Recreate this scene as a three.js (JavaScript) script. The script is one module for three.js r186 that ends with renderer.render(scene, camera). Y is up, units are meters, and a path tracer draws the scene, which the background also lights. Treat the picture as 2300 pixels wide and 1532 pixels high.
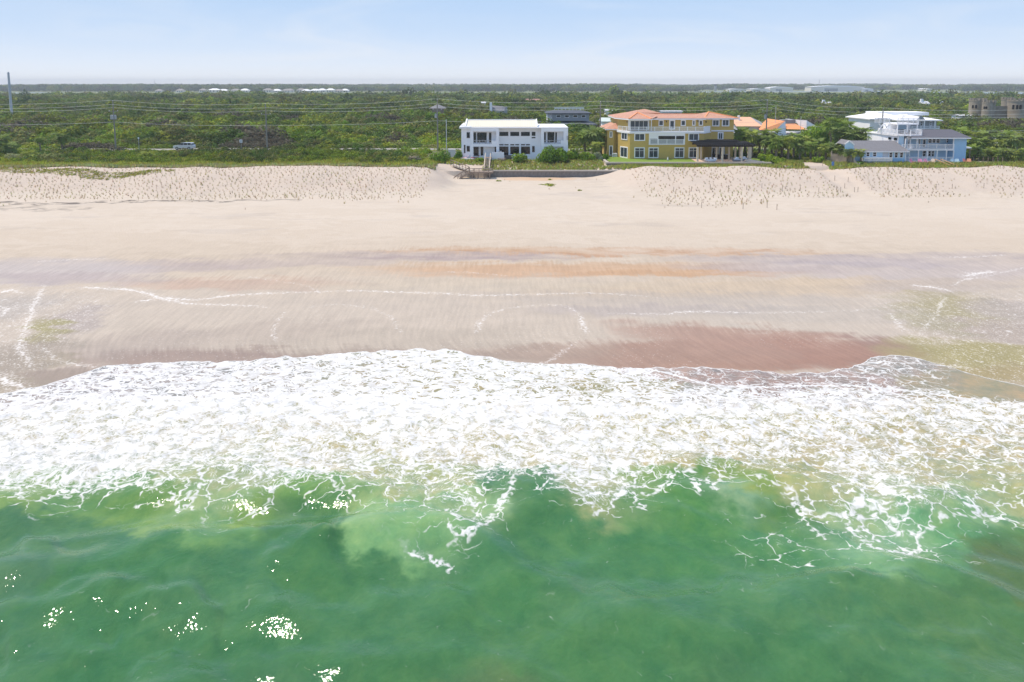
import * as THREE from 'three';
import { mergeGeometries, mergeVertices } from 'three/addons/utils/BufferGeometryUtils.js';
import { createNoise2D, createNoise3D } from 'simplex-noise';

// ---------------------------------------------------------------- camera, sky, sun, exposure
const scene = new THREE.Scene();
const camera = new THREE.PerspectiveCamera(49.03, 1.5, 0.5, 20000);
camera.position.set(0, 22, 0);                       // a drone hovering over the surf, 22 m above the sea
camera.rotation.set(-THREE.MathUtils.degToRad(7.05), 0, 0);
camera.setViewOffset(2300, 1532, 0, 372.2, 2300, 1532);   // the lens is shifted down, which keeps the uprights nearly upright

const renderer = new THREE.WebGLRenderer({ antialias: true });
renderer.toneMapping = THREE.LinearToneMapping;
renderer.toneMappingExposure = 1.3;
renderer.shadowMap.enabled = true;

const sun = new THREE.DirectionalLight(0xffefdb, 3.5);
sun.position.set(-0.42, 0.88, -0.15).multiplyScalar(400).add(new THREE.Vector3(0, 0, -120));
sun.target.position.set(0, 0, -120);
sun.castShadow = true;
sun.shadow.mapSize.set(4096, 4096);
Object.assign(sun.shadow.camera, { left: -260, right: 260, top: 260, bottom: -260, near: 10, far: 900 });
scene.add(sun, sun.target);

let seed = 7;
const rnd = () => { seed = (seed * 1664525 + 1013904223) >>> 0; return seed / 4294967296; };
const rr = (a, b) => a + (b - a) * rnd();
const nA = createNoise2D(rnd), nB = createNoise2D(rnd), nC = createNoise2D(rnd), n3 = createNoise3D(rnd);
const clamp = (v, a = 0, b = 1) => Math.min(b, Math.max(a, v));
const lerp = (a, b, t) => a + (b - a) * t;
const sst = (a, b, v) => { const t = clamp((v - a) / (b - a)); return t * t * (3 - 2 * t); };
const fbm = (n, x, y, o = 4, g = 0.5) => { let s = 0, a = 1, t = 0; for (let i = 0; i < o; i++) { s += a * n(x, y); t += a; a *= g; x = x * 2.03 + 17.1; y = y * 2.03 - 9.4; } return s / t; };
const toLin = (c) => { c /= 255; return c <= 0.04045 ? c / 12.92 : Math.pow((c + 0.055) / 1.055, 2.4); };
const toS = (c) => 255 * (c <= 0.0031308 ? c * 12.92 : 1.055 * Math.pow(c, 1 / 2.4) - 0.055);
const LIN = new Float32Array(1024).map((_, i) => toS(i / 1023));

{ // the sky: thin high cloud over pale blue, whiter towards the horizon
  const W = 2048, Hh = 1024, data = new Float32Array(W * Hh * 4);
  for (let j = 0; j < Hh; j++) {
    const el = ((j + 0.5) / Hh - 0.5) * 180, e = Math.max(0, el), ce = Math.cos(el * Math.PI / 180);
    for (let i = 0; i < W; i++) {
      const az = (i + 0.5) / W * Math.PI * 2, cx = Math.cos(az), cz = Math.sin(az);
      const k = 1 - Math.exp(-e / 4.6), k2 = 1 - Math.exp(-e / 32);
      let r = lerp(lerp(0.86, 0.36, k), 0.17, k2), g = lerp(lerp(0.88, 0.585, k), 0.33, k2), b = lerp(lerp(0.91, 0.88, k), 0.66, k2);
      const hgt = 1 / (Math.sin(e * Math.PI / 180) + 0.055);       // where the ray meets a high cloud sheet
      const u = cx * ce * hgt, v = cz * ce * hgt;
      const w1 = fbm(nA, u * 0.1 + 3, v * 0.1, 3), wisps = fbm(nB, (u - 0.45 * v) * 0.16 + w1 * 0.7, (v + 0.45 * u) * 0.1 - w1 * 0.5, 5, 0.55);
      const veil = fbm(nC, u * 0.06, v * 0.07 + 8, 3);
      const c = clamp(sst(-0.3, 0.85, wisps + 0.45 * veil) * 0.62 + 0.1 * sst(-0.5, 0.6, veil)) * sst(0, 1.5, e);
      r = lerp(r, 0.75, c); g = lerp(g, 0.79, c); b = lerp(b, 0.855, c);
      const o = (j * W + i) * 4; data[o] = r * 0.87; data[o + 1] = g * 0.87; data[o + 2] = b * 0.87; data[o + 3] = 1;
    }
  }
  const sky = new THREE.DataTexture(data, W, Hh, THREE.RGBAFormat, THREE.FloatType);
  sky.mapping = THREE.EquirectangularReflectionMapping; sky.magFilter = THREE.LinearFilter; sky.needsUpdate = true;
  scene.background = sky; scene.environment = sky;
}

// ---------------------------------------------------------------- helpers
const used = new Map();
function numbered(name) { const n = used.get(name) ?? 0; used.set(name, n + 1); return n ? `${name}_${String(n).padStart(3, '0')}` : name; }
const shade = (o) => o.traverse((m) => { if (m.isMesh) { m.castShadow = true; m.receiveShadow = true; } });
function tag(o, label, category, group) { o.userData.label = label; o.userData.category = category; if (group) o.userData.group = group; return o; }
function thing(name, label, category, x = 0, y = 0, z = 0, group) {
  const o = new THREE.Group(); o.name = numbered(name); o.position.set(x, y, z); scene.add(o); return tag(o, label, category, group);
}
const flat = (geos) => geos.flat(5).map((g) => { const q = g.index ? g.toNonIndexed() : g; for (const k of Object.keys(q.attributes)) if (!['position', 'normal', 'uv', 'color'].includes(k)) q.deleteAttribute(k); return q; });
function joined(geos) { const l = flat([geos]); return l.length === 1 ? l[0] : mergeGeometries(l); }
// a part: shapes given in world metres, shifted to the thing's own base
function part(name, geos, mat, parent) {
  const g = joined(geos).clone(), m = new THREE.Mesh(g, mat); m.name = name;
  let x = 0, y = 0, z = 0; for (let p = parent; p && p !== scene; p = p.parent) { x += p.position.x; y += p.position.y; z += p.position.z; }
  g.translate(-x, -y, -z); (parent ?? scene).add(m); m.castShadow = m.receiveShadow = true; return m;
}
function structure(name, geo, mat, kind = 'structure') { const m = new THREE.Mesh(geo, mat); m.name = name; m.userData.kind = kind; m.castShadow = m.receiveShadow = true; scene.add(m); return m; }
function box(x0, x1, y0, y1, z0, z1) { const g = new THREE.BoxGeometry(Math.abs(x1 - x0), Math.abs(y1 - y0), Math.abs(z1 - z0)); g.translate((x0 + x1) / 2, (y0 + y1) / 2, (z0 + z1) / 2); return g; }
const V = (x, y, z) => new THREE.Vector3(x, y, z);
function beam(a, b, w, h = w) { // a bar of w x h from a to b
  const d = b.clone().sub(a), g = new THREE.BoxGeometry(w, h, d.length()), m = new THREE.Matrix4();
  const up = Math.abs(d.y) > 0.95 * d.length() ? V(1, 0, 0) : V(0, 1, 0);
  m.lookAt(a, b, up); g.applyMatrix4(m); g.translate((a.x + b.x) / 2, (a.y + b.y) / 2, (a.z + b.z) / 2); return g;
}
function cyl(x, y0, y1, z, r0, r1 = r0, n = 12) { const g = new THREE.CylinderGeometry(r1, r0, y1 - y0, n); g.translate(x, (y0 + y1) / 2, z); return g; }
function polys(faces) { // flat polygons given as corner lists, fan-triangulated, with normals and metre uv
  const p = [], uv = []; for (const f of faces) { const q = f.map((v) => V(...v)), n = q[1].clone().sub(q[0]).cross(q[2].clone().sub(q[0])).normalize(); const ax = q[1].clone().sub(q[0]).normalize(), ay = n.clone().cross(ax);
    for (let i = 1; i < q.length - 1; i++) for (const v of [q[0], q[i], q[i + 1]]) { p.push(v.x, v.y, v.z); const r = v.clone().sub(q[0]); uv.push(r.dot(ax), r.dot(ay)); } }
  const g = new THREE.BufferGeometry(); g.setAttribute('position', new THREE.Float32BufferAttribute(p, 3)); g.setAttribute('uv', new THREE.Float32BufferAttribute(uv, 2)); g.computeVertexNormals(); return g;
}
function prism(pts, y0, y1) { // plan outline [[x, z], ...] (seen from above) raised from y0 to y1
  const s = new THREE.Shape(pts.map(([x, z]) => new THREE.Vector2(x, -z))), g = new THREE.ExtrudeGeometry(s, { depth: y1 - y0, bevelEnabled: false }); g.rotateX(-Math.PI / 2); g.translate(0, y0, 0); return g;
}
const mat = (r, g, b, rough = 0.8, more = {}) => { const m = new THREE.MeshStandardMaterial({ roughness: rough, ...more }); m.color.setRGB(toLin(r), toLin(g), toLin(b)); return m; };
function dataTex(data, W, Hh, srgb) { const t = new THREE.DataTexture(data, W, Hh); t.magFilter = THREE.LinearFilter; t.minFilter = THREE.LinearFilter; if (srgb) t.colorSpace = THREE.SRGBColorSpace; t.needsUpdate = true; return t; }
// where the line of sight through a point of the photograph meets an upright plane D metres inland: [x, y]
const spot = (px, py, D) => { const t = D / ((393.8 - py) / 1680 * 0.12274 + 0.99244); return [(px - 1150) / 1680 * t, 22 + ((393.8 - py) / 1680 * 0.99244 - 0.12274) * t]; };
// a coarse field over x (east) and d (metres inland from below the camera), read back smoothly
class Field {
  constructor(x0, x1, d0, d1, step, n, fn) {
    this.x0 = x0; this.d0 = d0; this.s = step; this.w = Math.ceil((x1 - x0) / step) + 1; this.h = Math.ceil((d1 - d0) / step) + 1; this.n = n;
    this.a = new Float32Array(this.w * this.h * n); const o = new Float32Array(n);
    for (let j = 0; j < this.h; j++) for (let i = 0; i < this.w; i++) { fn(x0 + i * step, d0 + j * step, o); this.a.set(o, (j * this.w + i) * n); }
  }
  at(x, d, k = 0) {
    const u = clamp((x - this.x0) / this.s, 0, this.w - 1.001), v = clamp((d - this.d0) / this.s, 0, this.h - 1.001), i = u | 0, j = v | 0, fu = u - i, fv = v - j, w = this.w, n = this.n, a = this.a, o = (j * w + i) * n + k;
    return (a[o] * (1 - fu) + a[o + n] * fu) * (1 - fv) + (a[o + w * n] * (1 - fu) + a[o + w * n + n] * fu) * fv;
  }
}
const curve = (pts) => { const p = [...pts].sort((a, b) => a[0] - b[0]); return (x) => { if (x <= p[0][0]) return p[0][1]; for (let i = 1; i < p.length; i++) if (x <= p[i][0]) { const [a, b] = [p[i - 1], p[i]], t = (x - a[0]) / (b[0] - a[0] || 1); return lerp(a[1], b[1], t * t * (3 - 2 * t) * 0.5 + t * 0.5); } return p[p.length - 1][1]; }; };
function toLine(x, d, line) { let m = 1e9; for (let i = 1; i < line.length; i++) { const [ax, ad] = line[i - 1], [bx, bd] = line[i], ux = bx - ax, ud = bd - ad, t = clamp(((x - ax) * ux + (d - ad) * ud) / (ux * ux + ud * ud)), px = ax + ux * t - x, pd = ad + ud * t - d, q = px * px + pd * pd; if (q < m) m = q; } return Math.sqrt(m); }
function hash(i, j, k) { let h = Math.imul(i, 374761393) ^ Math.imul(j, 668265263) ^ Math.imul(k, 2147483647 - 57); h = Math.imul(h ^ (h >>> 13), 1274126177); h ^= h >>> 16; return (h >>> 0) / 4294967296; }
function cellEdge(x, y, k) { // distance between nearest and second-nearest scattered point: small along the borders of foam cells
  const i0 = Math.floor(x), j0 = Math.floor(y); let a = 9, b = 9;
  for (let j = j0 - 1; j <= j0 + 1; j++) for (let i = i0 - 1; i <= i0 + 1; i++) { const dx = i + hash(i, j, k) - x, dy = j + hash(i, j, k + 1) - y, q = dx * dx + dy * dy; if (q < a) { b = a; a = q; } else if (q < b) b = q; }
  return Math.sqrt(b) - Math.sqrt(a);
}

// ---------------------------------------------------------------- terrain and sea
const BAND = [[-900, -6], [20, -3.2], [40, -1.4], [46, -0.6], [50.5, -0.04], [60.5, 0.12], [73, 0.42], [96, 1.0], [112, 1.6], [128, 2.1], [151, 2.75], [9000, 2.75]];
const profile = curve(BAND);
const WALL_D = 152.6;                                     // the low seawall before the white house
function height(x, d) {
  const rough = 0.10 * fbm(nA, x * 0.05, d * 0.08, 3) * sst(60, 110, d) + 0.05 * nB(x * 0.3, d * 0.35) * sst(118, 132, d);
  const left = 1 - sst(-16, -9.4, x + 2.2 * nB(d * 0.06, 3)), right = sst(16, 29, x + 2 * nB(d * 0.06, 9)), m = Math.max(left, right);
  const foot = 128 + 2.5 * nA(x * 0.03, 5) + (x > 0 ? 1.5 : 0), crest = 147.5 + 2.2 * nA(x * 0.022, 9) + 1.2 * nB(x * 0.07, 2);
  const rise = sst(foot, crest, d), lumps = 0.26 * fbm(nC, x * 0.09, d * 0.1, 3) * sst(foot, foot + 6, d);
  const low = profile(d), top = 5.45 + 0.45 * nA(x * 0.035, 40) - 0.5 * sst(crest, crest + 6, d);
  let h = low + rough + (top - low) * rise * m + lumps * m;
  const trail = Math.abs(x - (61.6 + 0.07 * (d - 130) + 0.7 * Math.sin(d * 0.16))); // the sand path cut through the right-hand dune
  if (d > 126 && d < 162) h -= 0.55 * (1 - sst(1.2, 3.2, trail)) * sst(128, 138, d);
  const yard = lerp(4.0, 5.2, sst(WALL_D, 163, d));
  if (d >= WALL_D) h = lerp(yard, Math.max(h, 5.0), m * sst(WALL_D, WALL_D + 1, d));
  if (x > 19.3 && x < 56 && d > 150 && d < 158) h = Math.min(h, 4.75);
  return lerp(h, 5.1 + 0.15 * nA(x * 0.05, d * 0.05), sst(158, 168, d)) - 3.5 * sst(400, 1200, d);
}
const lines = (segs) => { const out = []; for (const [a, b, s] of segs) { const n = Math.max(1, Math.round(Math.abs(b - a) / s)); for (let i = 0; i < n; i++) out.push(lerp(a, b, i / n)); } out.push(segs[segs.length - 1][1]); return out; };
function sheet(xs, ds, y, uv) { // a grid of ground over x and inland distance d
  const nx = xs.length, nd = ds.length, p = new Float32Array(nx * nd * 3), t = new Float32Array(nx * nd * 2), idx = [];
  for (let j = 0, o = 0, q = 0; j < nd; j++) for (let i = 0; i < nx; i++) { const d = typeof ds[j] === 'function' ? ds[j](xs[i]) : ds[j]; p[o++] = xs[i]; p[o++] = y(xs[i], d); p[o++] = -d; const w = uv(xs[i], d); t[q++] = w[0]; t[q++] = w[1]; }
  for (let j = 0; j < nd - 1; j++) for (let i = 0; i < nx - 1; i++) { const a = j * nx + i; idx.push(a, a + 1, a + nx, a + 1, a + nx + 1, a + nx); }
  const g = new THREE.BufferGeometry(); g.setAttribute('position', new THREE.BufferAttribute(p, 3)); g.setAttribute('uv', new THREE.BufferAttribute(t, 2)); g.setIndex(idx); g.computeVertexNormals(); return g;
}
// two tiles of texture, one either side of x = 0; fn writes r, g, b (albedo, sRGB bytes), bump and roughness
function tiles(X, d0, d1, W, Hh, fn, base) {
  return [-1, 1].map((side) => {
    const col = new Uint8Array(W * Hh * 4), det = new Uint8Array(W * Hh * 4), o = [0, 0, 0, 0, 0];
    for (let j = 0, k = 0; j < Hh; j++) { const d = lerp(d0, d1, (j + 0.5) / Hh); for (let i = 0; i < W; i++, k += 4) { const x = side * X * (1 - (i + 0.5) / W); fn(x, d, o);
      for (let c = 0; c < 3; c++) col[k + c] = LIN[clamp(o[c] * 1023, 0, 1023) | 0]; col[k + 3] = 255; det[k] = clamp(o[3]) * 255; det[k + 1] = clamp(o[4]) * 255; det[k + 3] = 255; } }
    const map = dataTex(col, W, Hh, true), bump = dataTex(det, W, Hh, false);
    for (const t of [map, bump]) { t.wrapS = t.wrapT = THREE.MirroredRepeatWrapping; }
    return new THREE.MeshPhysicalMaterial({ map, bumpMap: bump, roughnessMap: bump, roughness: 1, ...base });
  });
}
// the triangles left of x = 0 wear the first tile, the others the second (stored mirrored, so that u runs on through the middle)
function halves(g) { const p = g.attributes.position, ix = g.index.array, l = [], r = []; for (let i = 0; i < ix.length; i += 3) (p.getX(ix[i]) + p.getX(ix[i + 1]) + p.getX(ix[i + 2]) < 0 ? l : r).push(ix[i], ix[i + 1], ix[i + 2]); g.setIndex(l.concat(r)); g.addGroup(0, l.length, 0); g.addGroup(l.length, r.length, 1); return g; }
// seen colour -> base colour: what the surface sends back under this sun and sky
const AL = (r, g, b) => [toLin(r) / 1.6, toLin(g) / 1.62, toLin(b) / 1.72];
function spread(pts, sx, sd, n) { // smooth interpolation of scattered readings
  return (x, d, out) => { let W = 1e-9; out.fill(0); for (const p of pts) { const ux = (p[0] - x) / sx, ud = (p[1] - d) / sd, q = ux * ux + ud * ud, w = Math.exp(-q) + 1e-4 / (1 + q * q); W += w; for (let k = 0; k < n; k++) out[k] += w * p[2 + k]; } for (let k = 0; k < n; k++) out[k] /= W; };
}

// ---- sea
const edgeLine = [[-43.05, 47.55], [-39.02, 49.29], [-36.39, 50.86], [-35.1, 51.79], [-33.96, 53.1], [-31.36, 56.27], [-28.8, 56.73], [-25.76, 57.02], [-20.88, 57.21], [-18.68, 58.09], [-16.83, 57.89], [-14.1, 58.49], [-10.27, 59.4], [-7.73, 59.61], [-5.51, 59.5], [-3.25, 58.49], [0, 56.92], [1.75, 56.45], [4.56, 56.64], [6.26, 56.17], [10.01, 55.71], [14.19, 55.9], [17.18, 55.44], [20.02, 54.73], [23.04, 54.64], [25.88, 55.71], [28.9, 57.69], [30.73, 58.49], [32.22, 57.89], [33.69, 56.08], [35.7, 53.77], [38, 52.28], [42.97, 51.17]];
const edgeC = curve(edgeLine), edge = (x) => edgeC(x) + 0.35 * nA(x * 0.5, 3) + 0.12 * nB(x * 1.7, 1);
const boreC = curve([[-41.15, 48.91], [-35.15, 49.05], [-29.33, 49.56], [-23.28, 49.86], [-17.07, 49.86], [-10.79, 49.49], [-4.57, 48.91], [0, 49.13], [4.62, 49.49], [10.8, 49.56], [17.15, 50.08], [21.89, 50.24], [26.35, 49.79], [30.78, 49.42], [35.2, 49.13], [41.15, 48.91]]), bore = (x) => boreC(x) + 0.25 * nA(x * 0.7, 8) + 0.1 * nB(x * 2.3, 4);
const backLine = [[-32.08, 39.1], [-27.91, 38.4], [-25.15, 36.57], [-24.61, 37.38], [-22.74, 37.42], [-20.51, 38.17], [-19.33, 37.73], [-18.61, 39.34], [-16.75, 36.44], [-14.78, 34.1], [-13.97, 34.85], [-13.69, 35.63], [-13.19, 36.15], [-12.24, 37.95], [-10.8, 38.86], [-9.5, 37.51], [-8.35, 36.03], [-6.36, 33.21], [-4.61, 32.03], [-3.09, 32.19], [-2.11, 33.04], [-1.1, 34.66], [-0.12, 36.86], [0.37, 39.1], [0.88, 40.07], [2.47, 39.1], [2.88, 37.29], [4.15, 35.32], [5.15, 36.03], [6.31, 38.4], [7.12, 37.51], [7.77, 37.2], [8.83, 38.86], [11.04, 38.86], [13.27, 38.17], [14.72, 37.51], [14.86, 36.03], [15.76, 35.43], [17.73, 35.55], [17.17, 33.21], [17.21, 32.43], [19, 32.87], [19.78, 33.92], [21.62, 34.85], [23.86, 35.43], [25.5, 34.85], [29.42, 35.63]];
const backC = curve(backLine), ridge = (x) => { let s = 0; for (let i = -4; i <= 4; i++) s += backC(x + i * 1.1); return s / 9; };
const frontLine = [[9.66, 55.72], [11.87, 54.73], [13.53, 53.18], [14.7, 52.6], [15.89, 52.19], [18.46, 52.11], [21.14, 52.35], [24.43, 52.43], [26.23, 52.11], [27.36, 51.79], [29.5, 51], [31.76, 50.02]];
const strands = [[[0.62, 39.48], [0.24, 37.86], [-0.23, 36.36], [-0.67, 35.16], [-1.09, 34.4], [-1.62, 33.84], [-2.22, 33.13], [-2.76, 33.31]], [[0.88, 39.97], [1.57, 38.31], [2.34, 39.01], [2.65, 39.97]], [[6.54, 37.59], [6.53, 36.53], [6.71, 35.79]], [[-3.4, 35.71], [-3.1, 34.74], [-2.6, 34], [-2.07, 34.18], [-1.8, 35.32], [-2.08, 36.53], [-2.81, 36.95]], [[-17.76, 39.67], [-17.12, 38.72], [-16.7, 37.81], [-16.3, 37.9]], [[-16.77, 37.59], [-16.68, 36.53], [-17.19, 36.12], [-17.06, 35.71]], [[14.51, 36.95], [14.82, 35.91], [15.27, 35.32], [16.16, 35.32], [17.47, 35.71], [18.41, 36.53]], [[17.19, 36.12], [16.72, 34.55], [17.08, 33.46], [17.09, 32.6], [17.84, 32.43], [19.05, 32.94], [19.79, 34], [18.95, 34.18], [18.67, 34.93]], [[9.92, 38.26], [9.89, 37.16]], [[10.64, 38.26], [10.64, 37.16]], [[23.21, 37.81], [23.39, 36.53], [23.82, 35.71], [24.92, 35.32]], [[14.81, 35.88], [14.66, 34.34], [15.02, 33.62]], [[-4.62, 32.09], [-3.88, 31.86], [-3.03, 31.45], [-2.59, 30.99]]];
const COVER = [[-34.42, 50.77, .72], [-30.89, 52.36, .66], [-24.76, 53.18, .68], [-18.15, 53.18, .7], [-11.73, 54.04, .76], [-6.81, 54.92, .82], [-1.68, 54.04, .8], [3.3, 53.18, .62], [6.48, 52.19, .5], [9.76, 52.36, .6], [13.78, 54.21, .3], [18.21, 53.35, .28], [23.17, 53.35, .34], [27.57, 55.64, .38], [29.71, 53.18, .28], [33.64, 51.55, .14], [36.21, 50.62, .1], [-28.84, 54.74, .7], [-15.68, 56.29, .8], [-5.35, 57.74, .95], [1.71, 55.1, .9], [7.77, 54.48, .85], [9.41, 50.39, .85], [14.21, 50.77, .62], [18.95, 50.77, .6], [23.69, 50.77, .66], [26.65, 50.39, .62], [29.58, 50.01, .5], [-34.24, 47.72, 1], [-29.86, 47.86, 1], [-25.45, 47.99, 1], [-20.96, 47.99, 1], [-16.47, 47.99, 1], [-11.98, 47.99, 1], [-7.46, 47.86, 1], [-2.99, 47.86, 1], [1.49, 47.86, 1], [5.99, 47.99, 1], [10.52, 48.2, 1], [15.09, 48.41, .98], [19.68, 48.55, .96], [22.64, 48.41, .9], [25.66, 48.41, .9], [28.56, 48.2, .86], [31.57, 48.2, .85], [34.57, 48.2, .82], [-32.56, 45.24, .88], [-29.93, 45.56, .9], [-26.9, 45.24, .85], [-24.38, 45.87, .92], [-21.24, 45.24, .88], [-18.65, 45.87, .92], [-15.57, 45.24, .86], [-12.74, 45.24, .95], [-9.91, 45.24, .88], [-7.13, 45.56, .95], [-4.25, 45.24, .92], [0, 45.24, .92], [4.25, 45.24, .84], [7.17, 45.87, .92], [9.94, 45.37, .7], [14.19, 45.37, .74], [18.65, 45.87, .66], [21.24, 45.24, .8], [24.07, 45.24, .56], [26.9, 45.24, .6], [29.73, 45.24, .6], [32.56, 45.24, .7], [-30.96, 42.89, .95], [-28.27, 42.89, .9], [-25.58, 42.89, .93], [-22.89, 42.89, .92], [-20.19, 42.89, .9], [-17.5, 42.89, .8], [-15.35, 42.89, .66], [-13.46, 42.89, .72], [-10.97, 42.61, .62], [-9.42, 42.89, .72], [-6.81, 43.45, .88], [-4.04, 42.89, .9], [-1.62, 42.89, .66], [0, 42.89, .7], [2.69, 42.89, .92], [4.85, 42.89, .94], [6.73, 42.89, .92], [9.42, 42.89, .85], [12.12, 42.89, .8], [13.3, 42.33, .55], [16.15, 42.89, .75], [18.31, 42.89, .46], [21.54, 42.89, .46], [22.34, 41.8, .62], [25.58, 42.89, .42], [27.93, 42.33, .5], [30.96, 42.89, .6], [-29.51, 40.75, .96], [-27.46, 40.75, .94], [-25.66, 40.75, .94], [-21.81, 40.75, .92], [-19.65, 40.5, .85], [-18.37, 40.5, .62], [-17, 40.25, .5], [-15.31, 40.5, .62], [-13.44, 40.25, .8], [-11.55, 40.75, .85], [-9.89, 40.25, .6], [-7.65, 40.5, .62], [-5.07, 40.25, .5], [-3.85, 40.75, .6], [-2.28, 40.25, .5], [-1.28, 40.75, .72], [1.28, 40.75, .74], [4.34, 40.5, .9], [5.83, 40.25, .8], [7.7, 40.75, .6], [9.39, 40.25, .5], [11.55, 40.75, .56], [13.95, 40.25, .5], [15.55, 39.76, .46], [17, 40.25, .3], [19.02, 40.25, .66], [20.8, 40.25, .72], [22.83, 40.25, .42], [25.66, 40.75, .36], [27.4, 40.25, .3], [29.51, 40.75, .46], [-27.3, 38.58, .72], [-25.11, 38.58, .8], [-22.67, 38.58, .8], [-20.84, 38.81, .55], [-19.75, 38.58, .72], [-18.28, 38.58, .2], [-17.07, 38.58, .3], [-15.11, 38.58, .42], [-13.41, 38.58, .7], [-12.29, 38.9, .86], [-11.18, 39.37, .7], [-9.94, 38.35, .25], [-8.53, 38.58, .4], [-7.31, 38.58, .42], [-4.88, 38.58, .36], [-3.41, 38.58, .5], [-2.44, 38.58, .42], [-0.48, 38.35, .22], [1.23, 38.81, .2], [3.41, 38.58, .66], [4.39, 38.58, .75], [5.85, 38.58, .55], [6.83, 38.58, .25], [8, 38.35, .32], [9.51, 38.58, .15], [11.03, 38.81, .3], [13.41, 38.58, .12], [15.36, 38.58, .14], [17.07, 38.58, .22], [18.77, 38.58, .55], [20.23, 38.58, .75], [21.94, 38.58, .46], [23.16, 38.58, .42], [25.11, 38.58, .2], [26.82, 38.58, .22], [28.04, 38.58, .32], [-25.58, 37.03, .22], [-24.4, 37.03, .1], [-21.12, 37.03, 0], [-15.79, 36.61, .14], [-14.31, 37.03, .3], [-13.05, 37.46, .2], [-11.39, 37.46, 0], [-8.13, 36.61, .14], [-5.8, 36.61, .26], [-3.95, 36.61, .34], [-2.79, 36.61, .42], [-1.38, 36.2, .25], [-0.45, 35.8, .04], [1.17, 37.03, 0], [3.52, 37.03, .5], [4.32, 36.82, .55], [5.16, 37.03, .4], [6.5, 36.61, .02], [9.52, 36.61, 0], [12.77, 36.61, 0], [15.09, 36.61, .1], [16.95, 36.61, .26], [18.57, 36.61, .56], [19.97, 36.61, .5], [21.36, 36.61, .4], [23.22, 36.61, .24], [24.84, 36.61, .3], [26.42, 36.2, .25], [-15.07, 34.82, .06], [-16.1, 34.63, 0], [-13.01, 34.63, 0], [-8.69, 35.01, 0], [-6.61, 34.63, .04], [-4.41, 34.63, .08], [-3.1, 34.82, .22], [-2.19, 34.45, .3], [-1.31, 34.26, .12], [-0.22, 34.26, 0], [2.23, 35.01, 0], [4.12, 35.01, .02], [6.61, 34.63, 0], [9.82, 34.26, 0], [12.57, 33.36, .16], [12.43, 32.68, .2], [12.01, 34.26, .04], [14.77, 34.63, .1], [16.54, 34.63, .2], [17.86, 34.63, .34], [19.4, 34.63, .36], [20.73, 34.63, .2], [22.05, 34.63, .08], [23.81, 34.63, .03], [-6.36, 33.19, 0], [-4.83, 32.85, .03], [-3.16, 33.02, .1], [-1.9, 33.02, .06], [-0.63, 32.85, 0], [14.91, 33.36, .08], [16.61, 33.36, .12], [17.59, 33.19, .26], [19.17, 33.36, .26], [20.14, 33.19, .08], [21.83, 33.19, 0], [12.04, 31.85, .06], [15.3, 31.85, .03], [17.26, 31.69, .05], [-22.92, 34.26, 0], [-18.55, 34.26, 0], [-11.33, 32.18, 0], [-7.14, 31.85, 0], [-4.01, 31.22, .01], [0, 31.22, 0], [5.1, 31.85, 0], [9.18, 31.85, 0], [22.45, 31.85, 0], [-26.15, 35.8, 0], [-22.62, 30.61, 0], [-18.69, 30.61, 0], [-14.76, 30.61, 0], [-10.63, 30.03, 0], [-6.76, 30.03, 0], [-2.9, 30.03, 0], [0.95, 29.46, 0], [6.65, 29.46, 0], [12.34, 29.46, 0], [18.04, 29.46, 0], [21.84, 29.46, 0], [-19.94, 26.66, 0], [-11.27, 26.66, 0], [-2.6, 26.66, 0], [6.07, 26.66, 0], [14.74, 26.66, 0], [19.94, 26.66, 0], [-13.17, 23.55, 0], [-0.77, 23.55, 0], [13.17, 23.55, 0]];
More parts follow.
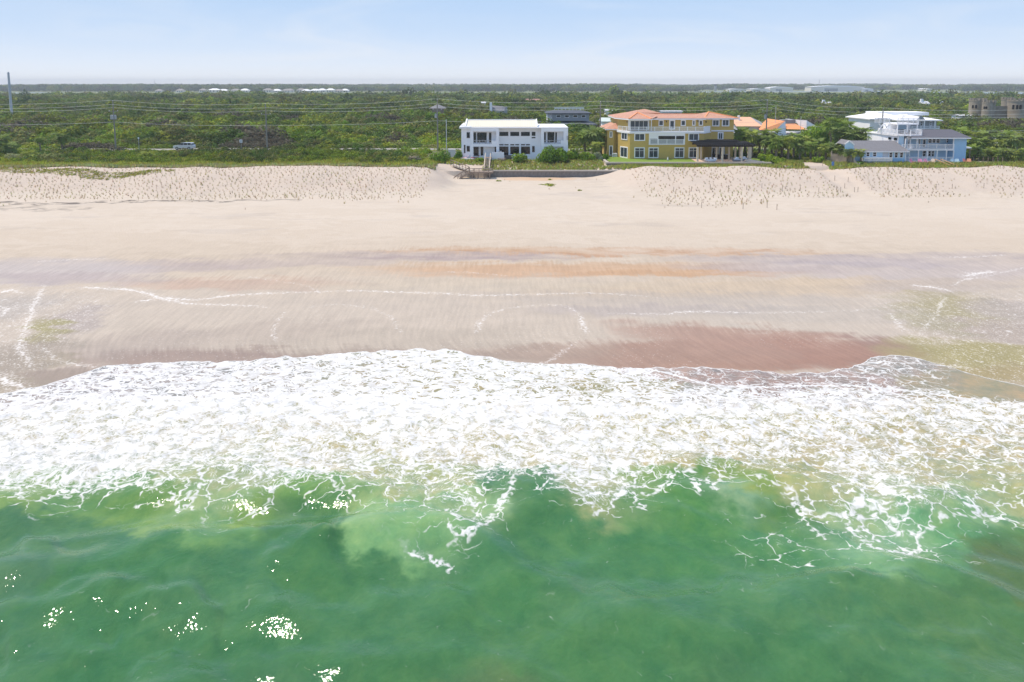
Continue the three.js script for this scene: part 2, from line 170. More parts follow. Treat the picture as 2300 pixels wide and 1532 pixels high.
const TINT = [[-24.86, 33.9, 88, 146, 98], [-20.95, 34.63, 88, 148, 92], [-19.53, 36.2, 118, 162, 84], [-16.79, 35.21, 122, 166, 84], [-14.34, 33.54, 108, 160, 92], [-13.28, 35.4, 128, 168, 84], [-22.29, 37.03, 108, 156, 86], [-26.14, 37.9, 130, 168, 90], [-22.04, 32.85, 92, 150, 100], [-17.35, 31.85, 80, 146, 90], [-13.02, 31.22, 84, 148, 98], [-11.37, 35.8, 96, 152, 92], [-10.26, 34.26, 78, 142, 88], [-15.79, 36.61, 158, 188, 128], [-15.98, 35.4, 148, 186, 124], [-10.91, 38.35, 120, 166, 86], [-9.05, 36.61, 86, 150, 90], [-8.21, 37.03, 158, 192, 124], [-6.3, 35.4, 142, 188, 126], [-4.76, 33.9, 132, 184, 118], [-3.16, 33.02, 120, 176, 112], [-2.5, 35.8, 150, 188, 128], [-5.99, 37.9, 184, 198, 146], [-4.71, 39.28, 178, 190, 130], [-7.52, 39.76, 190, 194, 140], [-1.14, 35.8, 150, 188, 130], [-1.85, 32.18, 84, 150, 98], [0.48, 37.9, 84, 150, 94], [1.16, 36.61, 84, 148, 90], [0, 34.63, 82, 146, 90], [2.76, 36.2, 92, 158, 96], [4.32, 37.9, 190, 194, 150], [4.23, 36, 178, 188, 134], [3.24, 33.9, 90, 156, 98], [5.68, 35.8, 104, 164, 100], [6.96, 36.61, 96, 160, 92], [7.27, 38.35, 140, 172, 96], [9.72, 37.46, 96, 164, 92], [8.87, 37.9, 100, 164, 90], [10.34, 36.2, 88, 156, 88], [11.84, 36.61, 150, 190, 146], [12.12, 38.35, 140, 168, 86], [13.67, 37.9, 134, 164, 78], [13.41, 35.8, 100, 158, 90], [15.42, 37.46, 180, 190, 134], [16.43, 37.03, 184, 192, 140], [15.12, 39.28, 186, 188, 134], [17.33, 35.4, 150, 186, 130], [18.37, 33.9, 144, 190, 140], [19.42, 37.9, 188, 196, 150], [21.13, 36.61, 176, 194, 150], [20.74, 34.26, 112, 172, 114], [22.73, 35.8, 124, 176, 112], [24.64, 37.03, 164, 186, 134], [26.97, 38.81, 188, 190, 140], [25.37, 40.25, 190, 190, 144], [26.75, 37.03, 176, 186, 132], [23.93, 32.85, 104, 134, 74], [23.78, 33.9, 100, 160, 98], [16.48, 32.18, 126, 178, 120], [18.98, 31.85, 104, 166, 106], [22.43, 30.61, 100, 142, 84], [12.6, 32.85, 92, 160, 98], [14.69, 32.85, 100, 164, 104], [7.35, 32.85, 84, 152, 92], [5.15, 32.18, 86, 152, 96], [10.82, 30.61, 88, 152, 96], [-22.62, 30.61, 92, 148, 104], [-17.89, 29.18, 82, 146, 92], [-12.96, 28.64, 88, 150, 98], [-8.62, 29.74, 82, 146, 90], [-4.75, 29.46, 86, 150, 98], [-0.97, 30.03, 84, 150, 92], [2.85, 29.46, 86, 148, 96], [6.59, 29.18, 84, 148, 92], [12.13, 28.91, 88, 150, 98], [16, 29.18, 92, 152, 96], [19.27, 28.38, 92, 148, 92], [-19.94, 26.66, 84, 146, 98], [-15.6, 26.66, 78, 144, 92], [-11.09, 26.2, 80, 144, 92], [-6.94, 26.66, 82, 146, 94], [-2.54, 25.98, 84, 148, 92], [1.71, 26.2, 86, 148, 90], [6.02, 26.43, 84, 148, 92], [10.24, 26.2, 82, 146, 92], [14.51, 26.2, 86, 148, 94], [18.78, 26.2, 92, 146, 90], [-0.82, 24.91, 98, 142, 92], [-8.9, 24.71, 84, 144, 96], [7.28, 24.71, 86, 144, 92], [-14.72, 23.55, 84, 146, 96], [0.76, 23.18, 86, 146, 94], [16.27, 23.55, 90, 146, 94], [-29.51, 40.75, 204, 204, 190], [-24.38, 40.75, 204, 206, 190], [-19.48, 41.27, 200, 200, 170], [-14.28, 41.27, 194, 196, 156], [-17.55, 39.76, 176, 190, 140], [-14.88, 39.28, 172, 188, 140], [-13.46, 42.89, 200, 194, 146], [-10.77, 42.89, 196, 188, 134], [-10.52, 40.75, 198, 192, 150], [-3.99, 42.33, 200, 192, 150], [-1.36, 43.45, 196, 186, 134], [1.31, 41.8, 198, 192, 150], [5.13, 40.75, 198, 194, 158], [9.09, 41.27, 196, 190, 144], [13.3, 42.33, 194, 184, 130], [17.5, 42.89, 194, 184, 138], [21.54, 42.89, 196, 186, 142], [25.58, 42.89, 198, 188, 144], [29.26, 42.33, 194, 184, 136], [19.02, 40.25, 194, 190, 144], [22.57, 39.76, 192, 190, 146], [-32.56, 45.24, 204, 198, 172], [-26.9, 45.24, 200, 194, 160], [-19.82, 45.24, 204, 198, 170], [-12.91, 45.87, 202, 196, 164], [-5.74, 45.87, 204, 198, 164], [1.43, 45.87, 202, 194, 160], [8.61, 45.87, 196, 186, 132], [12.91, 45.87, 194, 184, 128], [18.65, 45.87, 192, 182, 128], [24.38, 45.87, 192, 180, 128], [30.52, 46.52, 186, 174, 120], [32.99, 45.87, 184, 172, 118], [-34.42, 50.77, 178, 166, 158], [-30.89, 52.36, 178, 168, 164], [-24.76, 53.18, 182, 174, 168], [-18.15, 53.18, 184, 176, 162], [-11.64, 53.61, 188, 180, 154], [-6.6, 53.18, 184, 174, 134], [-1.63, 52.36, 180, 172, 128], [3.25, 52.36, 184, 176, 136], [6.46, 51.95, 180, 170, 120], [9.76, 52.36, 186, 176, 138], [11.91, 54.92, 196, 172, 158], [15.08, 54.04, 184, 160, 148], [19.8, 53.18, 180, 156, 144], [24.94, 53.61, 184, 162, 150], [29.38, 55.83, 184, 170, 156], [31.36, 53.18, 182, 168, 136], [33.64, 51.55, 184, 170, 128], [36.06, 50.39, 188, 172, 132], [14.11, 50.39, 192, 182, 168], [23.52, 50.39, 194, 184, 170]];
for (const p of TINT) { if (p[2] < 106) { p[3] *= 0.94; p[4] *= 0.95; } else if (p[2] < 170 && p[3] > p[2]) { p[2] += 8; p[3] += 6; p[4] += 10; } const a = AL(p[2], p[3], p[4]); p[2] = a[0]; p[3] = a[1]; p[4] = a[2]; }
const coverF = new Field(-66, 66, 12, 68, 0.2, 1, spread(COVER, 1.5, 1.15, 1));
const tintF = new Field(-66, 66, 12, 68, 0.3, 3, spread(TINT, 1.15, 0.9, 3));
const lineF = new Field(-66, 66, 12, 68, 0.15, 3, (x, d, o) => { o[0] = Math.min(4, toLine(x, d, backLine)); o[1] = Math.min(4, toLine(x, d, frontLine)); let m = 4; for (const s of strands) m = Math.min(m, toLine(x, d, s)); o[2] = m; });
const crests = [[[-23.86, 30.68], [-23.2, 31.45], [-22.72, 32.58], [-22.31, 33.8]], [[-21.54, 27.44], [-21.07, 28.32], [-19.27, 28.98], [-17.28, 29.81], [-16.03, 30.39]], [[-16.67, 28.66], [-15.32, 28.92], [-14.21, 29.39], [-13.36, 30.33]], [[-13.71, 27.44], [-10.84, 27.88], [-8.24, 28.32], [-5.56, 28.66], [-3.75, 29.09], [-2.09, 29.53], [0, 29.39]], [[-18.04, 26.82], [-17.55, 27.32], [-17.22, 27.98]], [[-13.92, 26.04], [-12.97, 26.58], [-12.16, 27.15], [-11.4, 27.68]], [[-14.71, 24.97], [-13.77, 25.39], [-13.26, 26.26]], [[0, 29.39], [2.86, 29.58], [6.65, 29.47], [11.52, 29.81], [16.24, 29.64], [22.86, 30.1]], [[-11.15, 31.61], [-9.8, 32.58], [-8.33, 33.44]], [[9.63, 26.96], [13.3, 27.32], [16.75, 27.15], [21.18, 27.68]]];
const crestF = new Field(-66, 66, 12, 68, 0.15, 1, (x, d, o) => { // height of the leading swells: a long rise from seaward, a short fall towards the shore
  let h = 0; for (const l of crests) { let best = 9, side = 0, t0 = 0; for (let i = 1; i < l.length; i++) { const [ax, ad] = l[i - 1], [bx, bd] = l[i], ux = bx - ax, ud = bd - ad, q = ux * ux + ud * ud, t = clamp(((x - ax) * ux + (d - ad) * ud) / q), px = x - ax - ux * t, pd = d - ad - ud * t, r = Math.hypot(px, pd); if (r < best) { best = r; side = pd; t0 = (i - 1 + t) / (l.length - 1); } } if (best < 6) h = Math.max(h, 0.34 * sst(0, 0.25, t0) * (1 - sst(0.75, 1, t0)) * (side > 0 ? 1 - sst(0, 1.5, best) : 1 - sst(0, 5, best))); }
  o[0] = h;
});
const waves = [[13.5, 0.22, 0.12, 0.4], [8.6, 0.19, -0.22, 2.1], [6.1, 0.13, 0.42, 4.0], [4.3, 0.055, -0.5, 1.0], [3.1, 0.032, 0.7, 5.2], [2.2, 0.02, 0.2, 0.7], [1.5, 0.011, -0.8, 3.3], [1.05, 0.007, 0.95, 2.2]];
function seaLevel(x, d) { // metres above still water
  const e = edge(x), b = bore(x), k = ridge(x);
  const wx = x + 1.3 * nA(x * 0.08, d * 0.08), wd = d + 1.6 * nB(x * 0.07, d * 0.09);
  let h = 0; for (const [l, a, t, ph] of waves) { const q = (wd * Math.cos(t) + wx * Math.sin(t)) * 6.2832 / l + ph + 0.8 * nC(x * 0.06 + l, d * 0.06), s = Math.sin(q) - 0.34 * Math.sin(2 * q) + 0.12 * Math.sin(3 * q); h += a * s * (0.65 + 0.5 * nA(x * 0.045 + l * 3, d * 0.045)); }
  h += crestF.at(x + 0.5 * nA(x * 0.35, d * 0.35), d + 0.45 * nB(x * 0.4, d * 0.4));
  const back = 1 - sst(k - 1, k + 2.5, d);
  h *= lerp(0.22, 1, back);
  h += (0.55 + 0.3 * nA(x * 0.12, 70)) * Math.exp(-(((d - k - 1.6) / (d < k + 1.6 ? 5.4 : 2.2)) ** 2));   // the breaking wave, seen from behind
  const white = sst(k, k + 3, d) * (1 - sst(b - 0.4, b + 0.15, d));
  h += white * (0.22 + 0.17 * fbm(nB, x * 0.55, d * 0.6, 4) + 0.05 * nC(x * 2.2, d * 2.3));
  const thin = sst(e - 7, e - 0.3, d);
  return Math.max(lerp(h + 0.02, height(x, d) + 0.02, thin), height(x, d) + 0.02 + 0.03 * (1 - sst(e - 0.6, e, d)));
}
const SX = 64, S0 = 18, S1 = 66;
function seaPixel(x, d, o) {
  const w1 = fbm(nA, x * 0.35, d * 0.35, 3), w2 = fbm(nB, x * 0.35, d * 0.35, 3), w3 = nA(x * 2.1, d * 2.1), w4 = nB(x * 2.1, d * 2.1);
  const px = x + 0.55 * w1 + 0.1 * w3, pd = d + 0.5 * w2 + 0.1 * w4;
  const n1 = fbm(nC, px * 0.8, pd * 0.8, 5, 0.55), n2 = fbm(nA, px * 2.4 + 40, pd * 2.4, 3);
  const c0 = clamp(coverF.at(px, pd)), c = c0 - 0.07 * sst(0.75, 0.9, c0) * (1 - sst(0.95, 1, c0)), e = edge(x) - d, b = bore(x);
  const plume = fbm(nB, x * 0.5 + 20, d * 0.5, 4, 0.6), tx = x + 0.9 * w2 + 0.6 * plume, td = d + 0.8 * w1 + 0.45 * plume;
  let r = tintF.at(tx, td, 0), g = tintF.at(tx, td, 1), bl = tintF.at(tx, td, 2);
  const veil = fbm(nC, (x - 1.1 * d) * 0.16 + 0.5 * w1, (d + 0.35 * x) * 0.42 + 0.5 * w2, 4, 0.55), mott = 1 + 0.1 * plume + 0.05 * n2 + 0.16 * veil; r *= mott * (1 + 0.14 * plume + 0.1 * veil); g *= mott; bl *= mott * (1 - 0.08 * plume);   // clouds of stirred-up sand drawn out by the swell
  // lace of foam: borders of warped cells at three sizes
  const swash = sst(b - 0.3, b + 0.3, d), lx = px + (swash ? 0.55 * pd : 0);
  const c1 = cellEdge(lx / 1.55, pd / 1.35, 11), c2 = cellEdge(lx / 0.62 + 3 * w1, pd / 0.55, 31), c3 = c > 0.3 ? cellEdge(px / 0.24, pd / 0.22, 51) : 1;
  const lw = Math.min(0.17, 0.015 + 0.4 * c * c) + 0.05 * n1 * c, on = sst(0.03, 0.14, c + 0.1 * n1);
  const web1 = on * (1 - sst(lw * 0.5, lw * 1.4 + 0.028, c1)), web2 = on * sst(0.12, 0.5, c + 0.32 * n1) * (1 - sst(lw * 0.6, lw * 1.5 + 0.05, c2));
  const web3 = sst(0.35, 0.8, c + 0.4 * n1) * (1 - sst(lw * 0.7, lw * 1.6 + 0.1, c3)) * 0.75;
  const big = fbm(nA, px * 0.42 + 11, pd * 0.62 + 3, 3), full = sst(0.66, 1.02, c + 0.42 * n1 + 0.34 * big + 0.18 * n2);
  let f = Math.max(full, web1 * sst(-0.75, 0.15, n2 + 0.5 * w3), web2 * sst(-0.6, 0.3, n2 + 0.4 * w4), web3);
  if (swash > 0) { const hole = fbm(nB, (x + 0.9 * d) * 0.6 + 0.6 * w1, (d - 0.25 * x) * 0.95 + 0.6 * w2, 4, 0.6), s = sst(-0.12, 0.12, hole + (c - 0.8) * 1.35 + 0.14 * n2); f = lerp(f, Math.max(s, web2 * sst(0.1, 0.35, c), web1 * 0.8 * sst(0.1, 0.3, c)), swash); }
  f = Math.max(f, (1 - sst(0.0, 0.35 + 0.25 * n1, Math.abs(d - b))) * sst(0.5, 0.7, c + 0.3));            // the lip of the bore
  const bk = lineF.at(px, pd, 0), fr = lineF.at(x + 0.15 * w3, d + 0.15 * w4, 1), st = lineF.at(x + 0.3 * w1 + 0.16 * w3, d + 0.3 * w2 + 0.16 * w4, 2);
  f = Math.max(f, (1 - sst(0.02, 0.16, bk)) * sst(0.1, 0.5, n1 + 0.35 + 0.4 * w3) * sst(0.0, 0.12, c) * 0.9);
  f = Math.max(f, 1 - sst(0.06, 0.2, fr), (1 - sst(0.04, 0.2 + 0.1 * n2, st)) * sst(-0.35, 0.1, n2 + 0.5 * w3) * 0.95);
  f = Math.max(f, (1 - sst(0.03, 0.16 + 0.05 * n2, e)) * (x < -27 ? 0.75 : 1));                            // the very edge of the swash
  // milk of fine bubbles under and round the foam
  const milk = clamp(0.55 * sst(0.02, 0.7, c + 0.2 * plume) + 0.3 * (1 - sst(0, 1.2, st)) * (c > 0.02 ? 1 : 0.4)) * (1 - swash * 0.8) * 0.5;
  r = lerp(r, 0.42, milk * 0.5); g = lerp(g, 0.45, milk * 0.5); bl = lerp(bl, 0.33, milk * 0.5);
  f = clamp(f);
  const wh = 0.6 + 0.12 * sst(-0.5, 0.5, n1) + 0.06 * n2; o[0] = lerp(r, wh, f); o[1] = lerp(g, wh * 1.01, f); o[2] = lerp(bl, wh, f);
  const rip = fbm(nA, (x * 0.8 + d * 0.5) * 1.9 + w1, (d * 0.9 - x * 0.35) * 3.1 + w2, 4, 0.6), rip2 = fbm(nB, (x - 0.4 * d) * 4.6, (d + 0.5 * x) * 5.4, 3, 0.6);
  o[3] = 0.5 + (0.17 * rip + 0.19 * rip2) * (1 - 0.75 * sst(b - 1, b + 1, d)) * (1 - 0.6 * f) + 0.16 * f * (0.6 + n2);
  o[4] = lerp(0.05, 0.75, sst(0.1, 0.6, f));
}
{
  const mats = tiles(SX, S0, S1, 2048, 1536, seaPixel, { bumpScale: 0.034, ior: 1.33 });
  const xs = lines([[-3500, -300, 200], [-300, -70, 8], [-70, 0, 0.2], [0, 70, 0.2], [70, 300, 8], [300, 3500, 200]]);
  const rows = []; for (const s of lines([[3000, 300, 200], [300, 45, 12], [45, 10, 0.2], [10, 0, 0.14]])) rows.push((x) => edge(clamp(x, -66, 66)) - s);
  const g = halves(sheet(xs, rows, (x, d) => (Math.abs(x) > 70 || d < 12 ? lerp(0, seaLevel(clamp(x, -70, 70), Math.max(d, 12)), d > 40 ? 1 : 0.3) : seaLevel(x, d)), (x, d) => [x / SX + 1, (d - S0) / (S1 - S0)]));
  structure('ocean', g, mats);
}
console.log('sea done');

// ---- beach
const BX = 132, B0 = 46, B1 = 164;
// stains and films on the wet sand: [x, d, half-length, half-depth, tilt, r, g, b (as seen), strength, softness]
const patches = [
  ...[[9.51, 92.11, 26, 1.9, 0, 204, 158, 124, .95], [1.7, 93.12, 16, 1.5, 0, 206, 164, 128, .8], [10.27, 84.33, 24, 2.6, -.02, 220, 184, 152, .8], [0, 83.29, 14, 2.2, .03, 222, 188, 160, .6], [18.64, 82.68, 12, 1.2, 0, 216, 176, 140, .6]],
  ...[[-8.17, 89.63, 14, 1.7, 0, 188, 172, 174, .9], [-18.26, 91.07, 14, 1.4, .04, 200, 186, 182, .7], [-31.2, 86.89, 18, 2, .03, 204, 190, 186, .7], [-39.73, 84.73, 10, 1.6, .05, 200, 186, 186, .6], [35.07, 88.7, 15, 2.2, 0, 190, 178, 182, .8], [28.38, 84.73, 9, 1.6, -.05, 198, 184, 182, .6], [42.1, 86.45, 10, 1.4, -.08, 178, 168, 178, .7], [46.44, 84.73, 20, 5, 0, 208, 198, 200, .7], [-55.57, 83.69, 14, 5, 0, 212, 204, 206, .8], [60.41, 90.34, 12, 2, 0, 196, 186, 190, .7]],
  ...[[-29.23, 78.47, 11, 2.2, 0, 216, 186, 168, .7], [-23.27, 77.76, 8, 1.5, 0, 214, 188, 172, .5], [25.84, 76.88, 22, 3.2, .06, 224, 204, 180, .8], [15.76, 73.56, 18, 1.8, 0, 208, 196, 186, .5], [45.12, 77.76, 9, 2.2, .1, 202, 190, 184, .6], [-49.12, 80.51, 10, 2, -.1, 198, 184, 186, .6], [14.98, 69.78, 12, 1.6, 0, 200, 188, 184, .6], [30.63, 68.37, 16, 2.5, 0, 214, 202, 190, .6], [-4.75, 77.76, 22, 2, 0, 222, 208, 190, .6]],
  ...[[18.1, 58.6, 11, 3.2, 0, 190, 150, 128, 1], [25.13, 58.1, 8, 3, 0, 186, 146, 126, 1], [12.46, 57.6, 9, 2.6, .05, 190, 154, 134, .9], [23.24, 61.8, 10, 2.6, -.25, 192, 152, 132, .8], [15.62, 61.8, 7, 3, -.5, 196, 162, 144, .7], [7.24, 58.6, 9, 2.6, 0, 190, 158, 140, .7], [31.08, 60.7, 2, 2.4, .6, 180, 146, 132, .8], [0, 58.6, 8, 2.6, 0, 192, 172, 156, .6], [-16.16, 58.1, 16, 1.8, 0, 184, 164, 150, .8], [-26.21, 58.1, 9, 2, 0, 182, 160, 148, .9], [-31.83, 60.7, 6, 2.4, .4, 196, 180, 170, .6], [-40.54, 66.63, 2.6, 4, .3, 198, 184, 178, .7], [-25.2, 62.95, 12, 3, .2, 206, 190, 176, .6], [-9.52, 61.8, 12, 3, .1, 206, 192, 176, .5]],
  ...[[43.39, 70.76, 5, 4.5, .3, 190, 178, 136, .9], [38.01, 58.6, 7, 3.2, -.15, 186, 174, 118, .95], [32.94, 54.79, 5, 2.4, -.1, 186, 174, 124, .9], [37.78, 53.91, 6, 2.2, -.1, 186, 168, 120, .9], [42.63, 64.13, 6, 2.6, -.2, 194, 178, 164, .8], [48.07, 69.33, 4, 3.6, 0, 200, 186, 176, .8], [38.08, 66.63, 2.4, 3.4, .4, 190, 180, 146, .7], [-41.25, 64.13, 1.4, 3.6, .5, 186, 176, 122, .9], [-37.57, 57.6, 3, 1.6, 0, 182, 168, 142, .8], [-39.89, 57.6, 4, 5, .1, 184, 170, 154, .85], [-35.9, 53.06, 5, 1.8, .2, 182, 168, 146, .85], [-33.28, 54.79, 4, 1.4, .2, 178, 160, 148, .8], [-49.03, 70.76, 4, 4, 0, 200, 190, 182, .7]]];
const foamLines = [[[-45.31, 77.24, .16], [-42.67, 76.72, .2], [-40.16, 76.38, .22], [-37.64, 75.04, .24], [-35.51, 73.43, .24], [-31.65, 72.8, .13], [-28.67, 74.39, .14], [-25.25, 75.04, .12], [-20.79, 75.54, .1], [-16.27, 76.04, .1], [-12.47, 75.54, .13], [-6.89, 75.04, .11], [-4.1, 74.39, .12], [-2.28, 74.39, .1], [2.29, 74.71, .09], [8.28, 75.21, .09], [13.17, 74.23, .06], [14.83, 73.43, .05]], [[-36.99, 72.34, .18], [-35.51, 73.43, .2], [-32.02, 71.58, .14], [-25.67, 70.99, .1], [-23.78, 70.54, .06]], [[-19.87, 70.43, .05], [-17.08, 71.46, .07], [-13.82, 70.43, .06], [-11.22, 67.64, .07], [-9.79, 63.6, .05]], [[-20.1, 61.52, .05], [-21.14, 63.84, .08], [-21.6, 66.98, .05], [-21.6, 69.01, .04]], [[-3.13, 63.6, .08], [-3, 66.07, .1], [-2.11, 68.73, .08], [0, 70.43, .06], [3.06, 71.32, .05], [5.14, 71.02, .06], [6.27, 69.01, .08], [6.42, 66.07, .14], [6.58, 63.6, .12]], [[9.28, 68.73, .05], [14.71, 68.46, .1], [15.67, 69.01, .16], [17.43, 69.29, .12], [23.25, 68.87, .1], [27.53, 69.01, .07], [35.56, 69.86, .06]], [[0.34, 55.26, .05], [3.19, 57.34, .1], [4.85, 60.42, .06], [5.69, 61.52, .04]], [[-56.61, 87.37, .06], [-53.56, 88.05, .09], [-49.11, 88.74, .06]], [[-7.59, 83.05, .05], [-4.55, 82.84, .07], [-0.5, 81.47, .04]], [[-29.18, 81.08, .04], [-25.74, 79.57, .06], [-21.85, 77.76, .05], [-19.77, 75.19, .05]], [[50.44, 89.21, .05], [56.01, 89.44, .09], [63.68, 91.12, .1]], [[47.02, 77.76, .07], [49.52, 79.94, .1], [52.43, 81.08, .07], [56.19, 83.05, .08], [59.33, 84.69, .1]], [[50.69, 81.46, .3], [52.53, 82.43, .36], [54.67, 83.03, .2]], [[35.83, 68.69, .1], [35.42, 67.06, .12], [34.73, 64.14, .06]], [[43, 77.77, .16], [44.84, 77.24, .24], [45.56, 76.04, .16]], [[44.07, 73.77, .07], [42.05, 71.32, .12], [40.09, 68.46, .06], [38.01, 66.07, .1], [35.82, 63.24, .05]], [[32.04, 57.57, .06], [33.23, 56.52, .14], [35, 55.96, .1], [36.04, 55.41, .05]], [[-50.02, 77.96, .08], [-48.38, 74.43, .14], [-46.68, 70.76, .18], [-45.24, 68.23, .12], [-44.06, 65.61, .18], [-42.5, 62.72, .1], [-41.06, 60.05, .16], [-39.02, 57.8, .12], [-37.54, 56.16, .08]], [[-53.05, 75.41, .2], [-52.45, 76.24, .22], [-50.62, 75.08, .1]], [[-49.89, 70.76, .1], [-48.72, 70.04, .2], [-47.82, 67.96, .1]], [[-38.45, 53.91, .3], [-37.1, 52.9, .3], [-35.79, 52.4, .2], [-35.35, 51.04, .26], [-36.23, 50.65, .3]], [[-39.17, 60.16, .06], [-36.68, 57.6, .1], [-35.16, 56.83, .12], [-33.2, 56.16, .1], [-31.04, 55.7, .08]]];
const lineDist = (x, d) => { let best = 0, near = 9; for (const l of foamLines) for (let i = 1; i < l.length; i++) { const a = l[i - 1], b = l[i], ux = b[0] - a[0], ud = b[1] - a[1], t = clamp(((x - a[0]) * ux + (d - a[1]) * ud) / (ux * ux + ud * ud)), q = Math.hypot(a[0] + ux * t - x, a[1] + ud * t - d), v = q / lerp(a[2], b[2], t); if (v < near) { near = v; best = q; } } return Math.min(near, 9); };
const lineG = new Field(-60, 62, 46, 108, 0.2, 1, (x, d, o) => { o[0] = lineDist(x, d); });
const WET = AL(224, 209, 193), MID = AL(231, 216, 200), DRY = AL(243, 230, 217), DUNE = AL(236, 220, 208), ORANGE = AL(240, 205, 172);
for (const p of patches) { const a = AL(p[5], p[6], p[7]); p[5] = a[0]; p[6] = a[1]; p[7] = a[2]; p[8] = +p[8]; }
const stainF = new Field(-76, 76, 46, 110, 0.35, 4, (x, d, o) => {
  o[0] = WET[0]; o[1] = WET[1]; o[2] = WET[2]; let m = 0;
  for (const p of patches) { const c = Math.cos(p[4]), s = Math.sin(p[4]), u = ((x - p[0]) * c + (d - p[1]) * s) / p[2], v = ((d - p[1]) * c - (x - p[0]) * s) / p[3], q = u * u + v * v; if (q < 2.2) { const w = p[8] * (1 - sst(0.25, 1.9, q)); for (let k = 0; k < 3; k++) o[k] = lerp(o[k], p[5 + k], w); m = Math.max(m, w); } }
  o[3] = m;
});
function beachPixel(x, d, o) {
  const w1 = fbm(nA, x * 0.16, d * 0.3, 3), w2 = fbm(nB, x * 0.13, d * 0.3, 3), fine = nC(x * 3.1, d * 3.4), grit = hash((x * 40) | 0, (d * 40) | 0, 5) - 0.5;
  const wet = 1 - sst(84, 103, d + 5 * w1 + 2.2 * nB(x * 0.02, 4) + 1.2 * fine * sst(84, 96, d)), dune = sst(0.2, 0.9, (height(x, d) - profile(d)) * 1.2);
  let r, g, b;
  const band = fbm(nB, x * 0.03, d * 0.16 + w1 * 0.8, 4);                                            // long drifts laid down by wind and tide
  const dry = sst(-0.5, 0.5, band) * 0.5 + 0.5 * sst(94, 118, d + 4 * w2);
  r = lerp(MID[0], DRY[0], dry); g = lerp(MID[1], DRY[1], dry); b = lerp(MID[2], DRY[2], dry);
  if (wet > 0) { // streaks drawn down the slope by running water
    const st = fbm(nC, (x + 0.35 * (d - 64) * sst(66, 56, d)) * 1.7, d * 0.16, 4, 0.6), sx = x + 1.8 * w1 + 0.3 * fine, sd = d + 1.5 * w2 + 0.9 * st;
    const a = 1 + 0.12 * st + 0.06 * w1 + 0.02 * fine;
    r = lerp(r, stainF.at(sx, sd, 0) * a, wet); g = lerp(g, stainF.at(sx, sd, 1) * a, wet); b = lerp(b, stainF.at(sx, sd, 2) * a, wet);
  }
  if (dune > 0) { const k = dune * (0.75 + 0.25 * w1); r = lerp(r, DUNE[0], k); g = lerp(g, DUNE[1], k); b = lerp(b, DUNE[2], k); }
  const clay = sst(0.3, 0.75, 1 - Math.hypot((x - 5.2) / 16, (d - 149.8) / 4.2) + 0.3 * w1) * (d < WALL_D ? 1 : 0);   // reddish fill washed out below the seawall
  r = lerp(r, ORANGE[0], clay * 0.85); g = lerp(g, ORANGE[1], clay * 0.85); b = lerp(b, ORANGE[2], clay * 0.85);
  const grey = sst(0.2, 0.62, fbm(nA, x * 0.03 + 9, d * 0.13 + 4, 4, 0.6)) * sst(98, 106, d) * (1 - dune) * 0.34;           // patches of grey heavy-mineral sand
  r = lerp(r, r * 0.72, grey); g = lerp(g, g * 0.74, grey); b = lerp(b, b * 0.8, grey);
  // dry wrack line below the left dune
  const wr = Math.abs(d - (125.2 + 0.05 * (x + 60) + 1.1 * nA(x * 0.06, 2)) + 1.2 * nB(x * 0.2, 7)), wr2 = Math.abs(d - (119.6 + 0.9 * nB(x * 0.05, 1)) + 0.8 * nA(x * 0.3, 3));
  const bit = sst(-0.12, 0.2, fbm(nC, x * 0.22, d * 0.7, 4, 0.6)), debris = Math.max((1 - sst(0.5, 1.5, wr)) * bit * (x < -47 ? 1 : 0.6) * (x < -36 ? 1 : 0), (1 - sst(0.8, 2.4, wr2)) * bit * 0.5 * (x < -68 ? 1 : 0));
  r = lerp(r, 0.1, debris * 0.85); g = lerp(g, 0.085, debris * 0.85); b = lerp(b, 0.075, debris * 0.85);
  let foam = 0;
  if (d < 107 && Math.abs(x) < 61) {
    const lv = lineG.at(x + 0.2 * nA(x * 1.4, d * 1.4) + 0.08 * fine, d + 0.22 * nB(x * 1.4, d * 1.4) + 0.08 * fine), br = fbm(nB, x * 2.3, d * 2.3, 3);
    foam = Math.max((1 - sst(0.4, 1.3, lv)) * sst(-0.5, 0.05, br) * 0.9, lv < 6 ? (1 - sst(0.8, 5, lv)) * (1 - sst(0.04, 0.2, cellEdge(x / 0.42 + w1, d / 0.5, 83))) * sst(-0.4, 0.25, br) * 0.75 : 0);
    const pool = Math.max(sst(32, 37, x + 0.2 * (64 - d) + 2 * w1) * (d < 87 ? 1 : 0), 1 - sst(-38, -34.5, x + 1.5 * w1 + 0.18 * (d - 54))) * (1 - sst(70, 82, d)), lace = cellEdge((x + 0.5 * w1) / 0.7, (d + 0.4 * x) / 0.45, 71), sp = fbm(nA, x * 0.7, d * 0.8, 3);
    foam = Math.max(foam, pool * (1 - sst(0.02, 0.1, lace)) * sst(0.0, 0.35, sp) * 0.75, pool * sst(0.48, 0.6, fbm(nC, x * 3.2, d * 4.6, 2)) * 0.7);
    const specks = sst(0.6, 0.72, fbm(nA, x * 4.1 + 9, d * 5.2, 2)) * sst(0.1, 0.5, nB(x * 0.08, d * 0.1 + 3) + 0.25) * sst(78, 62, d) * 0.6;
    foam = Math.max(foam, specks);
  }
  r = lerp(r, 0.7, foam); g = lerp(g, 0.68, foam); b = lerp(b, 0.65, foam);
  const gr = 1 + 0.05 * grit + 0.03 * fine; o[0] = r * gr; o[1] = g * gr; o[2] = b * gr;
  o[3] = 0.5 + 0.16 * fine * (1 - wet) + 0.2 * fbm(nA, x * 1.1, d * 1.5, 3) * (1 - wet) + 0.2 * foam + 0.02 * grit;
  o[4] = lerp(0.95, lerp(0.42, 0.9, foam), wet * sst(90, 70, d + 3 * w1));
}
